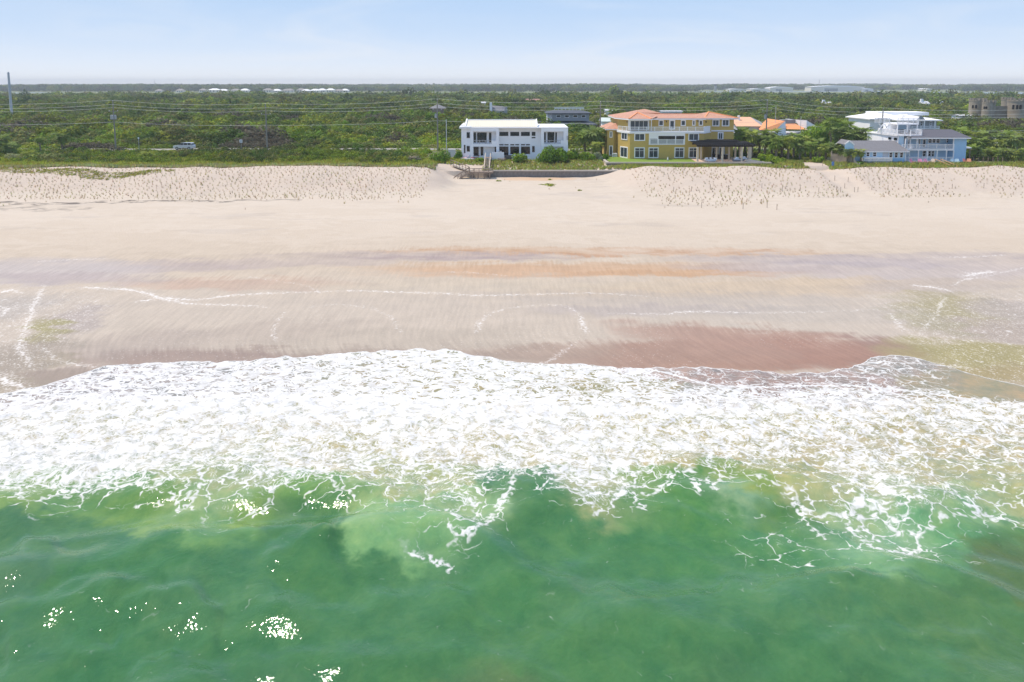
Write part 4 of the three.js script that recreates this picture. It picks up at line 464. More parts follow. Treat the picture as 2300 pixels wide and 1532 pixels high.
{ // ---- white modern house
  const h = thing('white_house', 'white flat-roofed modern house with dark strip windows and recessed balconies', 'house', -0.5, 5, -166);
  const W = -165.6, Fz = -164.0, b = [-11.21, 12.24, 5.15, 12.16], [x0, x1, , top] = b, gy = 4.9, floor2 = 8.37;
  const lx = -9.14, rx = -2.85, qx = 6.39, q1 = 12.18;
  part('wall', [box(x0, x1, gy, top, W - 12, W), box(x0 + 0.05, lx, gy, top - 0.06, W, Fz - 0.5), box(x1 - 0.9, x1 + 0.05, gy, top - 0.05, W - 3, Fz - 0.02)], M.stucco, h);
  // balcony bays: frames standing out from the wall round a recess
  for (const [a, c] of [[lx, rx], [qx, q1]]) {
    part('balcony_frame', [box(a, c, top - 0.75, top + 0.08, W - 0.02, Fz), box(a, a + 0.62, gy, top - 0.75, W - 0.02, Fz), box(c - 0.62, c, gy, top - 0.75, W - 0.02, Fz)], M.stucco, h);
    part('balcony_floor', box(a + 0.62, c - 0.62, floor2 - 0.3, floor2 + 0.3, W - 0.02, Fz - 0.04), M.stucco, h);
    part('parapet', box(lerp(a, c, 0.74), c - 0.62, floor2 + 0.3, floor2 + 1.05, Fz - 0.22, Fz - 0.04), M.stucco, h);
    railing(h, a + 0.62, lerp(a, c, 0.74), floor2 + 0.3, floor2 + 1.12, Fz - 0.16, M.steel, 0.5, 1.2);
  }
  part('cornice', [box(x0 - 0.35, lx + 0.2, top - 0.1, top + 0.32, W - 12.2, Fz + 0.1), box(lx + 0.2, x1 + 0.1, top - 0.04, top + 0.16, W - 12.1, Fz + 0.05), box(x0 - 0.2, x0 + 0.6, top + 0.32, top + 0.5, W - 11, W - 2)], M.whiteTrim, h);
  const [r0, r1] = [-10.19, 5.5], yr = 13.48, yf = top + 0.2;
  part('metal_roof', [polys([[[r0, yf, W + 0.3], [r1, yf, W + 0.3], [r1, yr, W - 6.4], [r0, yr, W - 6.4]]]), box(r0, r1, yf - 0.1, yr - 0.02, W - 9.6, W - 6.45)], M.creamRoof, h);
  for (let i = 1; i < 30; i++) { const x = lerp(r0, r1, i / 30); part('roof_seam', beam(V(x, yf + 0.03, W + 0.28), V(x, yr + 0.03, W - 6.4), 0.06, 0.07), M.creamRoof, h); }
  part('roof_parapet', [polys([[[r0 - 0.3, yf - 0.1, W + 0.4], [r0 - 0.3, yf + 0.3, W + 0.4], [r0 - 0.3, yr + 0.35, W - 6.6], [r0 - 0.3, yf - 0.1, W - 9.7]]]), beam(V(r0 - 0.15, yf + 0.1, W + 0.4), V(r0 - 0.15, yr + 0.2, W - 6.5), 0.3, 0.34), beam(V(r1 + 0.1, yf + 0.1, W + 0.4), V(r1 + 0.1, yr + 0.2, W - 6.5), 0.22, 0.3), box(r0 - 0.3, r1 + 0.2, yr - 0.1, yr + 0.2, W - 6.9, W - 6.5)], M.whiteTrim, h);
  const o = { f: 0.05, m: M.dark, proud: 0.04 };
  for (const r of [[-2.79, -0.81, 10.31, 11.22], [-0.39, 1.59, 10.31, 11.22], [1.98, 3.95, 10.31, 11.22], [4.37, 5.19, 10.35, 11.22], [4.37, 5.19, 9.81, 10.09], [4.48, 5.03, 6.71, 8.06]]) win(h, r, W, o);
  for (const r of [[-2.79, -1.88, 8.23, 8.49], [-1.68, -0.78, 8.23, 8.49], [-0.39, 0.49, 8.23, 8.49], [0.7, 1.59, 8.23, 8.49], [1.99, 2.88, 8.23, 8.49], [3.1, 4, 8.23, 8.49]]) win(h, r, W, { ...o, name: 'transom_window' });
  for (const r of [[-2.8, -0.78, 6.02, 7.97], [-0.39, 1.59, 6.28, 7.97], [1.99, 4, 6.28, 7.97]]) win(h, r, W, { ...o, cols: 2, name: 'picture_window' });
  for (const r of [[-8.57, -7.96, 8.87, 11.1], [-7.73, -5.62, 8.87, 11.1], [-5.11, -4.56, 8.87, 11.07], [7.12, 7.49, 8.87, 11.1], [7.87, 9.38, 8.87, 11.17], [9.59, 9.96, 8.87, 11.1], [-8.59, -7.42, 5.9, 8.09], [-6.96, -6.36, 5.97, 8.06], [-3.86, -3.26, 6.31, 8.06]]) win(h, r, W, { ...o, name: 'glass_door', cols: r[1] - r[0] > 1.4 ? 2 : 1 });
  for (const r of [[-9.98, -9.3, 9.94, 11.21], [-10, -9.32, 6.93, 8.18], [-10.6, -10.28, 6.59, 8.41]]) win(h, r, Fz - 0.5, o);
  for (const g of [box(-4.38, -1.75, 4.9, 6.93, -163.2, -162.9), box(x0, -8.48, 4.9, 5.55, -163.4, -162.9), box(0, x1 - 4, 4.8, 5.75, -163.3, -163)]) part('terrace_wall', g, M.stucco, h);
  part('glass_screen', box(-1.66, 0, 5.3, 6.3, -163.15, -163.1), M.glassPale, h);
  part('terrace', box(x0 + 0.1, x1 - 0.2, 4.7, 5.28, -165.5, -163.45), M.woodPale, h);
  part('air_conditioner', box(-2.93, -2.25, 6.93, 7.17, -164, -163.3), M.steel, h);
  part('wall_lamp', box(12.02, 12.23, 9.55, 10.45, -165.7, -163.9), M.steel, h);
}
{ // garden wall left of the white house, seawall before it
  const g = thing('garden_wall', 'pale grey garden wall standing left of the white house', 'wall', -13.5, 5, -168); part('panel', box(-14.41, -12.75, 4.6, 7.07, -168.2, -168), M.greyWall, g); part('coping', box(-14.46, -12.7, 7.07, 7.17, -168.3, -167.9), M.whiteTrim, g);
  const s = thing('seawall', 'weathered grey concrete seawall below the white house yard', 'seawall', 8, 2.5, -152.6), x0 = -5.03, x1 = 23.34;
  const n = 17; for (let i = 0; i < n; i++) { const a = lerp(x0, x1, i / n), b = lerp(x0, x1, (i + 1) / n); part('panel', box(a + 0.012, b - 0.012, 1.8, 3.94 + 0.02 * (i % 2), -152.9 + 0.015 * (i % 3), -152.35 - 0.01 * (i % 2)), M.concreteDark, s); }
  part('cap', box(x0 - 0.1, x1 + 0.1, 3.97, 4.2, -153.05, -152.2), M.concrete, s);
  for (let i = 0; i < 12; i++) { const x = lerp(x0 + 1, x1 - 1, i / 11); part('pile', box(x - 0.1, x + 0.1, 2, 3.0, -152.33, -152.15), M.concreteDark, s); }
}
{ // ---- wooden beach stairs before the white house
  const t = thing('boardwalk', 'weathered wooden landing with stairs down to the sand below the white house', 'boardwalk', -10.8, 2.8, -150.5), y = 4.15, xa = -8.61, xb = -3.79, z0 = -152.1, z1 = -150.2;
  for (let i = 0; i < 12; i++) { const z = lerp(z0, z1, (i + 0.5) / 12); part('plank', box(xa, xb, y - 0.05, y - 0.004 * (i % 3), z - 0.068, z + 0.068), i % 3 ? M.wood : M.woodPale, t); }
  part('fascia', [box(xa, xb, y - 0.32, y - 0.06, z1 - 0.06, z1 + 0.02), box(xa, xb, y - 0.3, y - 0.06, z0, z0 + 0.08)], M.wood, t);
  for (const px of [1061, 1073.5, 1087, 1099.5]) for (const z of [z0 + 0.1, z1 - 0.12]) { const x = spot(px, 390, 150.5)[0]; part('post', box(x - 0.09, x + 0.09, 2.3, y - 0.06, z - 0.09, z + 0.09), M.wood, t); }
  part('brace', [box(xa + 0.8, xb - 0.5, 3.44, 3.55, z1 - 0.2, z1 - 0.14), box(xa + 0.8, xb - 0.5, 2.5, 2.65, z1 - 0.2, z1 - 0.14)], M.wood, t);
  const rg = [box(xa, xb, y + 0.62, y + 0.72, z1 - 0.04, z1 + 0.06), box(xa, xb, y + 0.3, y + 0.38, z1 - 0.02, z1 + 0.03)]; for (let i = 0; i < 6; i++) { const x = lerp(xa + 0.05, xb - 0.05, i / 5); rg.push(box(x - 0.05, x + 0.05, y, y + 0.62, z1 - 0.04, z1 + 0.05)); } part('railing', rg, M.wood, t);
  part('bench', [box(xa + 0.5, xb - 0.3, y + 0.36, y + 0.44, z0 + 0.1, z0 + 0.5), box(xa + 0.7, xa + 0.8, y, y + 0.36, z0 + 0.12, z0 + 0.45), box(xb - 0.6, xb - 0.5, y, y + 0.36, z0 + 0.12, z0 + 0.45)], M.woodPale, t);
  // flight down to the left
  const sx = -10.74, n = 8;
  for (let i = 0; i < n; i++) { const x = lerp(xa, sx, (i + 0.6) / n), yy = lerp(y, 2.55, (i + 1) / (n + 0.5)); part('step', box(x - 0.17, x + 0.17, yy - 0.05, yy, z1 - 1.3, z1 + 0.02), M.woodPale, t); }
  for (const z of [z1 - 1.34, z1 + 0.06]) part('stringer', beam(V(xa, y - 0.12, z), V(sx - 0.2, 2.5, z), 0.06, 0.26), M.wood, t);
  const hr = []; for (const z of [z1 - 1.34, z1 + 0.1]) { hr.push(beam(V(xa, y + 0.85, z), V(sx - 1.1, 2.85, z), 0.08, 0.12)); for (const k of [0.02, 0.35, 0.7, 0.98]) { const x = lerp(xa, sx - 0.3, k), b = lerp(y, 2.3, k); hr.push(box(x - 0.04, x + 0.04, b - 0.3, lerp(y + 0.85, 3.05, k), z - 0.04, z + 0.04)); } } part('handrail', hr, M.wood, t);
  // ramp rising to the left
  const rxa = -12.37, rya = 4.95 ; const A = V(rxa, rya, -156.5), B = V(xa + 0.3, y, -151.6);
  part('ramp', beam(A, B, 1.3, 0.14), M.woodPale, t); const rr2 = [beam(A.clone().add(V(-0.5, 1, 0.4)), B.clone().add(V(-0.5, 0.95, 0.4)), 0.1, 0.12), beam(A.clone().add(V(-0.5, 0.5, 0.4)), B.clone().add(V(-0.5, 0.5, 0.4)), 0.06, 0.08)]; for (let i = 0; i <= 6; i++) { const p = A.clone().lerp(B, i / 6); rr2.push(box(p.x - 0.55, p.x - 0.45, p.y - 0.2, p.y + 1, p.z + 0.35, p.z + 0.45)); } part('ramp_railing', rr2, M.wood, t);
}
{ // flight from the landing up to the terrace
  const t = thing('wooden_stairs', 'steep wooden garden stairs with pale handrails up to the white terrace', 'stairs', -8.5, 3.6, -153), xa = -5.7, xb = -4.72, y0 = 3.75, y1 = 5.9, z0 = -152.2, z1 = -161.5, n = 13;
  for (let i = 0; i < n; i++) { const k = (i + 0.5) / n, yy = lerp(y0, y1, k), z = lerp(z0, z1, k); part('step', box(xa, xb, yy - 0.06, yy, z - 0.2, z + 0.2), M.woodPale, t); }
  for (const x of [xa - 0.06, xb + 0.06]) { part('stringer', beam(V(x, y0 - 0.15, z0), V(x, y1 - 0.1, z1), 0.1, 0.3), M.wood, t); part('handrail', [beam(V(x, y0 + 0.95, z0), V(x, y1 + 0.95, z1), 0.14, 0.12), ...[0.02, 0.25, 0.5, 0.75, 0.98].map((k) => box(x - 0.05, x + 0.05, lerp(y0, y1, k), lerp(y0, y1, k) + 0.95, lerp(z0, z1, k) - 0.05, lerp(z0, z1, k) + 0.05))], M.woodPale, t); }
  part('landing', box(xa - 0.3, xb + 0.3, y1 - 0.12, y1, z1 - 1.6, z1), M.wood, t);
  const k = thing('timber_deck', 'low timber sun deck right of the wooden garden stairs', 'deck', -4, 4.8, -161), dx0 = -4.33, dx1 = -0.1; for (let i = 0; i < 9; i++) { const z = lerp(-162.4, -160.4, (i + 0.5) / 9); part('plank', box(dx0, dx1, 4.9, 5.02 - 0.003 * (i % 2), z - 0.1, z + 0.1), i % 2 ? M.wood : M.woodPale, k); } part('fascia', box(dx0, dx1, 4.4, 4.9, -160.5, -160.42), M.woodPale, k);
  const p = thing('picnic_table', 'brown wooden picnic table standing on the timber sun deck', 'table', -3.6, 5.02, -161.6), cx = -2.27; part('table_top', [0, 1, 2, 3].map((i) => box(cx - 0.9, cx + 0.9, 5.72, 5.77, -161.95 + i * 0.19, -161.78 + i * 0.19)), M.wood, p); for (const z of [-162.25, -160.95]) part('bench', box(cx - 0.9, cx + 0.9, 5.42, 5.47, z - 0.13, z + 0.13), M.wood, p); for (const x of [cx - 0.65, cx + 0.65]) part('leg', [beam(V(x, 5.02, -162.1), V(x, 5.72, -161.75), 0.08), beam(V(x, 5.02, -161.1), V(x, 5.72, -161.45), 0.08), box(x - 0.04, x + 0.04, 5.36, 5.42, -162.35, -160.85)], M.wood, p);
  for (const [lab, cx2, c] of [['pink and white folded lounger on the left end of the white terrace', -10.53, [238, 196, 200]], ['red cushioned lounger on the white terrace left of the stairs', -8.19, [196, 104, 104]]]) { const l = thing('sun_lounger', lab, 'lounger', cx2, 5.28, -163.8, 'loungers on the white terrace'), m = mat(...c, 0.9); part('seat', box(cx2 - 0.8, cx2 + 0.5, 5.6, 5.72, -164.1, -163.5), m, l); part('backrest', beam(V(cx2 + 0.5, 5.66, -163.8), V(cx2 + 1, 6.2, -163.8), 0.6, 0.1), m, l); for (const x of [cx2 - 0.7, cx2 + 0.4]) part('leg', [box(x - 0.03, x + 0.03, 5.28, 5.6, -164.08, -164.02), box(x - 0.03, x + 0.03, 5.28, 5.6, -163.58, -163.52)], M.whiteTrim, l); }
}
{ // ---- yellow mansion
  const h = thing('yellow_mansion', 'three-storey yellow stucco mansion with terracotta roof and long white balcony', 'house', 38, 5.2, -166);
  const X = { a: 24.15, b: 26.06, c: 42.34, d: 44.66, e: 49.82, l0: 21.79, l1: 23.38 }, F = -165, eave = 14.12, f3 = 11.33, base = 5.2;
  const P = [[X.a, -169.5], [X.b, F], [X.c, F], [X.d, -168], [X.e, -168], [X.e, -183], [X.a, -183]];
  const up = [[X.a + 0.05, -170.2], [X.b + 0.3, -167.4], [X.d - 0.05, -167.4], [X.d, -168.02], [X.e - 0.02, -168.02], [X.e - 0.02, -182.9], [X.a + 0.05, -182.9]];
  part('wall', prism(P, base - 0.8, f3 - 0.25), M.yellow, h); part('upper_wall', prism(up, f3 - 0.2, eave + 0.05), M.yellow, h);
  const lw = [[X.l0, -171], [X.l1, -171], [X.a, -171.6], [X.a, -181], [X.l0, -181]]; part('wing_wall', prism(lw, base - 0.6, 11.45), M.yellow, h);
  const we = 11.55; part('wing_roof', polys([[[X.l0 - 0.5, we, -170.4], [X.a, we, -170.4], [X.a, we + 1.3, -173.2], [X.l0 + 1.8, we + 1.15, -173.4]], [[X.l0 - 0.5, we, -181.4], [X.l0 - 0.5, we, -170.4], [X.l0 + 1.8, we + 1.15, -173.4], [X.l0 + 1.8, we + 1.15, -179]]]), M.tile, h); part('wing_eave', box(X.l0 - 0.48, X.a, we - 0.25, we - 0.02, -181.3, -170.42), M.whiteTrim, h);
  // storey band and balcony
  part('balcony_slab', [prism([[X.a - 0.25, -169.7], [X.b - 0.15, F + 0.3], [X.c + 0.15, F + 0.3], [X.d + 0.1, -167.95], [X.d + 0.1, -170], [X.a - 0.25, -171]], f3 - 0.42, f3)], M.whiteTrim, h);
  part('belt_course', box(X.d + 0.1, X.e + 0.12, f3 - 0.18, f3 + 0.12, -182, -167.9), M.whiteTrim, h);
  railing(h, X.b, X.c, f3, f3 + 1.05, F + 0.12, M.whiteTrim, 0.13, 1.9);
  { const A = V(X.a - 0.1, f3, -169.5), B = V(X.b, f3, F + 0.12), g = [beam(A.clone().setY(f3 + 1), B.clone().setY(f3 + 1), 0.09, 0.09), beam(A.clone().setY(f3 + 0.1), B.clone().setY(f3 + 0.1), 0.05, 0.05)]; for (let i = 0; i <= 26; i++) { const p = A.clone().lerp(B, i / 26), w = i % 9 ? 0.018 : 0.06; g.push(box(p.x - w, p.x + w, f3, f3 + 1, p.z - w, p.z + w)); } part('railing', g, M.whiteTrim, h); }
  { const A = V(X.c, f3, F + 0.12), B = V(X.d + 0.05, f3, -167.9); part('balcony_end_wall', [beam(A.clone().setY(f3 + 0.55), B.clone().setY(f3 + 0.55), 0.12, 1.15)], M.whiteTrim, h); }
  // roofs
  const ex = 0.75, yE = eave + 0.05, ridge = 14.91, R = (x, y, z) => [x, y, z];
  part('roof', [polys([ // left pavilion, main range, right pavilion
    [R(X.a - ex, yE, -170.6), R(X.b - 0.4, yE, F + ex), R(28.62, 15.25, -171)], [R(X.b - 0.4, yE, F + ex), R(30.59, yE, F + ex), R(28.62, 15.25, -171)], [R(30.59, yE, F + ex), R(32.33, yE + 0.4, -167), R(33.09, ridge, -172), R(28.62, 15.25, -171)], [R(X.a - ex, yE, -183.5), R(X.a - ex, yE, -170.6), R(28.62, 15.25, -171), R(28.62 - 0.5, 15.25, -178)],
    [R(30.38, yE + 0.03, F - 0.9), R(43.6, yE + 0.03, F - 0.9), R(44.42, ridge, -172), R(30.64, ridge, -172)], [R(30.64, ridge, -172), R(44.42, ridge, -172), R(46.5, yE, -183.5), R(32.07, yE, -183.5)],
    [R(X.d - 1.7, yE, -167.3), R(X.e + ex, yE, -167.3), R(45.25, 15.35, -172.5)], [R(X.e + ex, yE, -167.3), R(X.e + ex, yE, -183.5), R(46.47, 15.29, -178), R(45.25, 15.35, -172.5)], [R(X.d - 1.7, yE, -167.3), R(45.25, 15.35, -172.5), R(41.87, ridge, -172)]])], M.tile, h);
  const hb = (a, b) => beam(V(...a), V(...b), 0.28, 0.2); part('ridge_tiles', [hb([X.b - 0.4, yE + 0.05, F + ex], [28.62, 15.25 + 0.05, -171]), hb([30.59, yE + 0.05, F + ex], [28.62, 15.25 + 0.05, -171]), hb([30.13, ridge + 0.04, -172], [43.91, ridge + 0.04, -172]), hb([X.e + ex, yE + 0.05, -167.3], [45.25, 15.35 + 0.05, -172.5]), hb([X.d - 1.7, yE + 0.05, -167.3], [45.25, 15.35 + 0.05, -172.5])], M.peach, h);
  part('eave', [prism([[X.a - ex + 0.04, -170.6], [X.b - 0.4, F + ex - 0.05], [30.59, F + ex - 0.05], [30.78 + 0.5, F - 0.85], [X.d - 1.7, F - 0.85], [X.d - 1.65, -167.35], [X.e + ex - 0.04, -167.35], [X.e + ex - 0.04, -183.4], [X.a - ex + 0.04, -183.4]], yE - 0.3, yE - 0.02)], M.whiteTrim, h);
  const bx0 = 28.21, bx1 = 34.48, by = 15.11; part('rear_roof', hip(bx0, bx1, -174, -181, by, 15.91, 3.2), M.tile, h); part('rear_wall', box(bx0 + 0.5, bx1 - 0.5, eave, by - 0.2, -180.5, -174.5), M.yellow, h);
  // openings
  const o = { f: 0.2, cols: 2, g: M.glassPale, proud: 0.1 };
  for (const r of [[27.01, 29.41, 9.27, 10.98], [38.95, 41.31, 9.27, 10.98]]) win(h, r, F, o);
  for (const r of [[27.08, 29.38, 5.45, 7.84], [30.22, 32.45, 5.45, 7.84], [35.97, 38.16, 5.45, 7.84], [39.09, 41.25, 5.45, 7.84]]) win(h, r, F, { ...o, split: 0.72, name: 'garden_window' });
  for (const r of [[44.92, 46.55, 12.31, 13.84], [47.09, 48.77, 12.31, 13.9], [46.27, 47.52, 9.31, 10.99]]) win(h, r, -168, o);
  for (const r of [[32.76, 33.92, 12.41, 13.76], [37.73, 38.87, 12.41, 13.76], [40.29, 41.02, 12.48, 13.76], [41.75, 42.71, 12.48, 13.76]]) win(h, r, -167.4, { ...o, cols: 1 });
  win(h, [35.14, 36.46, 11.62, 13.8], -167.4, { ...o, cols: 1, name: 'balcony_door', f: 0.26 });
  { const [a, b, c, d] = [26.15, 30.27, 11.63, 13.78]; part('sunroom_wall', [box(a - 0.15, a + 0.05, c, eave, -168.4, -165.9), box(b - 0.05, b + 0.15, c, eave, -168.4, -165.9), box(a, b, d - 0.05, eave, -168.4, -166)], M.whiteTrim, h); win(h, [a + 0.06, b - 0.06, c + 0.02, d - 0.06], -166.05, { ...o, cols: 4, f: 0.1, name: 'sliding_door' }); part('column', [box(b + 0.4, b + 0.55, f3, eave, F - 0.2, F - 0.05)], M.whiteTrim, h); }
  // recessed white loggia on the middle floor
  { const [a, b, c, d] = [30.24, 38.21, 8.41, 11.23]; part('loggia_frame', [box(a, b, d - 0.85, d, F - 0.02, F + 0.16), box(a, a + 0.2, c, d - 0.85, F - 0.02, F + 0.16), box(b - 0.2, b, c, d - 0.85, F - 0.02, F + 0.16), box(a + 0.2, b - 0.2, c, c + 0.16, F - 0.02, F + 0.16), ...[0.25, 0.74].map((k) => box(lerp(a, b, k) - 0.09, lerp(a, b, k) + 0.09, c + 0.16, d - 0.85, F - 0.02, F + 0.15)), box(a + 0.2, lerp(a, b, 0.25), d - 1.5, d - 0.85, F - 0.02, F + 0.12)], M.whiteTrim, h);
    part('loggia_opening', box(a + 0.2, b - 0.2, c + 0.16, d - 0.85, F - 0.02, F + 0.02), M.glass, h); part('screen', box(a + 0.25, b - 0.25, c + 0.16, c + 1.15, F + 0.04, F + 0.07), M.siding, h); railing(h, a + 0.22, b - 0.22, c + 0.14, c + 1.2, F + 0.12, M.whiteTrim, 0.14, 2.1); }
  // the angled corner: windows turned with the wall
  { const A = V(X.a, 0, -169.5), B = V(X.b, 0, F), dir = B.clone().sub(A), len = dir.length(), ang = -Math.atan2(dir.z, dir.x); 
    const put = (name, u0, u1, y0, y1, f) => { const fr = new THREE.Mesh(joined([box(u0, u0 + f, y0, y1, 0, 0.1), box(u1 - f, u1, y0, y1, 0, 0.1), box(u0 + f, u1 - f, y0, y0 + f, 0, 0.1), box(u0 + f, u1 - f, y1 - f, y1, 0, 0.1), box((u0 + u1) / 2 - 0.05, (u0 + u1) / 2 + 0.05, y0 + f, y1 - f, 0, 0.09)]), M.whiteTrim); fr.name = name; const gl = new THREE.Mesh(box(u0 + f, u1 - f, y0 + f, y1 - f, 0.02, 0.05), M.glassPale); gl.name = 'pane'; fr.add(gl); fr.position.set(A.x - h.position.x, -h.position.y, A.z - h.position.z); fr.rotation.y = ang; h.add(fr); };
    put('window', len * 0.28, len * 0.8, 9.33, 11.01, 0.2); put('garden_door', len * 0.2, len * 0.85, 5.3, 7.84, 0.25); }
  win(h, [22.31, 22.99, 9.55, 11], -171, { ...o, cols: 1 }); win(h, [22.27, 23.12, 5.45, 7.74], -171, { ...o, cols: 1, name: 'garden_door' });
  for (const [x, y] of [[34.48, 13.42], [41.56, 13.48], [43.35, 13.35], [25.7, 13.36]]) part('wall_lamp', [cyl(x, y - 0.2, y + 0.12, -167.2, 0.09, 0.13, 8), box(x - 0.05, x + 0.05, y + 0.12, y + 0.2, -167.4, -167.12)], M.dark, h);
  win(h, [46.56, 47.96, 5.39, 7.67], -168, { ...o, name: 'garden_door' }); win(h, [44.99, 46.39, 5.39, 7.67], -168, { ...o, name: 'garden_door', g: M.glass });
}
{ // mansion seawall, lawn, patio
  const x0 = 20.11, x1 = 54.59, s = thing('seawall', 'pale capped concrete seawall edging the yellow mansion lawn', 'seawall', 38, 4.2, -157);
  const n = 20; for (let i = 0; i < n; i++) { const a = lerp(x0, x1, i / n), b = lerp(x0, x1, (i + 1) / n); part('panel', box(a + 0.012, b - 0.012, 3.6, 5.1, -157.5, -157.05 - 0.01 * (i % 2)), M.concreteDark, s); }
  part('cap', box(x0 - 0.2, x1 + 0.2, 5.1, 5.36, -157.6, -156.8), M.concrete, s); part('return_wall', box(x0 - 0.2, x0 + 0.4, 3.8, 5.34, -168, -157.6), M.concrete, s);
  const lawn = structure('lawn', metreUv(new THREE.BoxGeometry(x1 - x0 - 1, 0.4, 14)), M.lawn); lawn.position.set((x0 + x1) / 2 + 0.3, 5.1, -164.6);
  const pt = structure('patio', metreUv(prism([[39.2, -157.7], [52.59, -157.7], [52.21, -160], [50.5, -168], [39.68, -168]], 5.25, 5.34)), M.patio);
  const w = thing('garden_ramp', 'low wedge-shaped concrete ramp at the right end of the mansion lawn', 'ramp', x1 - 2.6, 5.3, -159); part('wedge', polys([[[x1 - 4.8, 5.32, -158.2], [x1 - 0.6, 5.32, -158.2], [x1 - 4.4, 5.85, -160.4]], [[x1 - 4.8, 5.32, -158.2], [x1 - 4.4, 5.85, -160.4], [x1 - 4.9, 5.32, -161]], [[x1 - 4.4, 5.85, -160.4], [x1 - 0.6, 5.32, -158.2], [x1 - 4.9, 5.32, -161]]]), M.concrete, w);
  const st = thing('garden_statue', 'small white statue standing on the mansion lawn', 'statue', 33.71, 5.3, -161), sx = 33.71; part('plinth', box(sx - 0.16, sx + 0.16, 5.3, 5.55, -161.16, -160.84), M.concrete, st); part('figure', [cyl(sx, 5.55, 5.95, -161, 0.16, 0.09, 10), new THREE.SphereGeometry(0.09, 10, 8).translate(sx, 6.02, -161)], M.whiteTrim, st);
}
{ // ---- pergola
  const t = thing('pergola', 'dark slatted pergola on pale coral-stone columns beside the yellow mansion', 'pergola', 50, 5.34, -161), y = 8.49;
  const fx = [39.52, 44.79, 48.91], bx = [41.25, 44.67, 47.44, 48.85, 49.93];
  const col = (x, z, w, top) => part('column', [box(x - w, x + w, 5.34, top, z - w, z + w), box(x - w * 1.2, x + w * 1.2, top - 0.14, top, z - w * 1.2, z + w * 1.2), box(x - w * 1.15, x + w * 1.15, 5.34, 5.5, z - w * 1.15, z + w * 1.15)], M.shell, t);
  fx.forEach((x) => col(x, -158.6, 0.2, y)); bx.forEach((x, i) => col(x, -162.6 - 0.1 * i, 0.17, y + 0.15)); col(51.16, -160.5, 0.36, y + 0.1);
  const xa = 39.29, xb = 51.57;
  for (const z of [-158.6, -162.7]) part('beam', [box(xa, xb, y + (z < -160 ? 0.16 : 0.01), y + 0.3 + (z < -160 ? 0.16 : 0), z - 0.12, z + 0.12)], M.woodDark, t);
  for (let i = 0; i < 30; i++) { const x = lerp(xa + 0.1, xb - 0.1, i / 29), end = i < 24 ? -166.8 : -164; part('rafter', beam(V(x, y + 0.36, -157.7), V(lerp(x, xa + 6, 0.06), y + 0.74, end), 0.14, 0.2), M.woodDark, t); }
  for (let i = 0; i < 14; i++) { const z = lerp(-158, -166.5, i / 13); part('batten', box(xa - 0.1, xb - (z < -164 ? 2.6 : 0) + 0.1, y + 0.5 + 0.28 * (i / 13) + 0.02, y + 0.56 + 0.28 * (i / 13) + 0.02, z - 0.12, z + 0.12), M.woodDark, t); }
  const upper = 9.17; part('upper_canopy', [0, 1, 2, 3, 4, 5, 6, 7].map((i) => box(40.7, 49.89, upper + 0.02 * i, upper + 0.2 + 0.02 * i, -163.4 - i * 0.45, -163.15 - i * 0.45)), M.woodDark, t); part('upper_post', [0, 1, 2].map((i) => box(lerp(xa + 1, xb - 3.5, i / 2) - 0.08, lerp(xa + 1, xb - 3.5, i / 2) + 0.08, y + 0.6, upper + 0.1, -164.1, -163.95)), M.woodDark, t);
  // furniture under it
  const pat = M.whiteTrim, gr = mottled(120, 122, 128, 0.2, 0.4), cu = mat(206, 214, 224, 0.9);
  const sofa = thing('curved_sofa', 'white patterned curved sofa at the front of the pergola patio', 'sofa', 0, 5.34, -158.9), sx = 42.48; part('seat', [new THREE.CylinderGeometry(1, 0.92, 0.42, 24).scale(1.2, 1, 0.6).translate(sx, 5.62, -158.9)], cu, sofa); part('backrest', [...Array(11).keys()].map((i) => { const a = Math.PI * (1.05 + 0.9 * i / 10); return cyl(sx + Math.cos(a) * 1.15, 5.6, 6.12, -158.9 + Math.sin(a) * 0.55, 0.2, 0.17, 8); }), pat, sofa); for (let i = 0; i < 5; i++) part('cushion', new THREE.SphereGeometry(0.2, 10, 8).scale(1.1, 1, 0.6).translate(sx - 0.8 + i * 0.4, 6.0, -159.05), i % 2 ? gr : pat, sofa); part('foot', [box(sx - 0.8, sx - 0.7, 5.34, 5.42, -159.1, -158.7), box(sx + 0.7, sx + 0.8, 5.34, 5.42, -159.1, -158.7)], M.dark, sofa);
  for (const [lab, px, z, k] of [['grey wicker armchair with pale cushions at the right front of the patio', 47.99, -158.9, 1], ['grey wicker seat with pale cushions behind the right pergola column', 49.9, -160.2, 0.9]]) { const c = thing('wicker_seat', lab, 'armchair', px, 5.34, z); part('base', box(px - 0.85 * k, px + 0.85 * k, 5.36, 5.76, z - 0.45, z + 0.45), gr, c); part('cushion', [box(px - 0.75 * k, px + 0.75 * k, 5.76, 5.9, z - 0.4, z + 0.4), new THREE.SphereGeometry(0.3, 10, 8).scale(1.6, 0.8, 0.6).translate(px + 0.1, 6.02, z - 0.2)], cu, c); part('armrest', [box(px - 0.85 * k, px - 0.72 * k, 5.76, 6.0, z - 0.45, z + 0.45), box(px + 0.72 * k, px + 0.85 * k, 5.76, 6.0, z - 0.45, z + 0.45)], gr, c); }
  const tb = thing('dining_table', 'dark outdoor bar counter with white cloths in the shade of the pergola', 'table', 46.62, 5.34, -164.5), tx = 46.62; part('table_top', box(tx - 2.3, tx + 1.6, 6.2, 6.28, -165, -164.1), M.dark, tb); part('base', box(tx - 2.2, tx + 1.5, 5.34, 6.2, -164.9, -164.2), M.woodDark, tb); part('cloth', [box(tx + 0.6, tx + 1.2, 6.29, 6.4, -164.6, -164.2)], M.whiteTrim, tb);
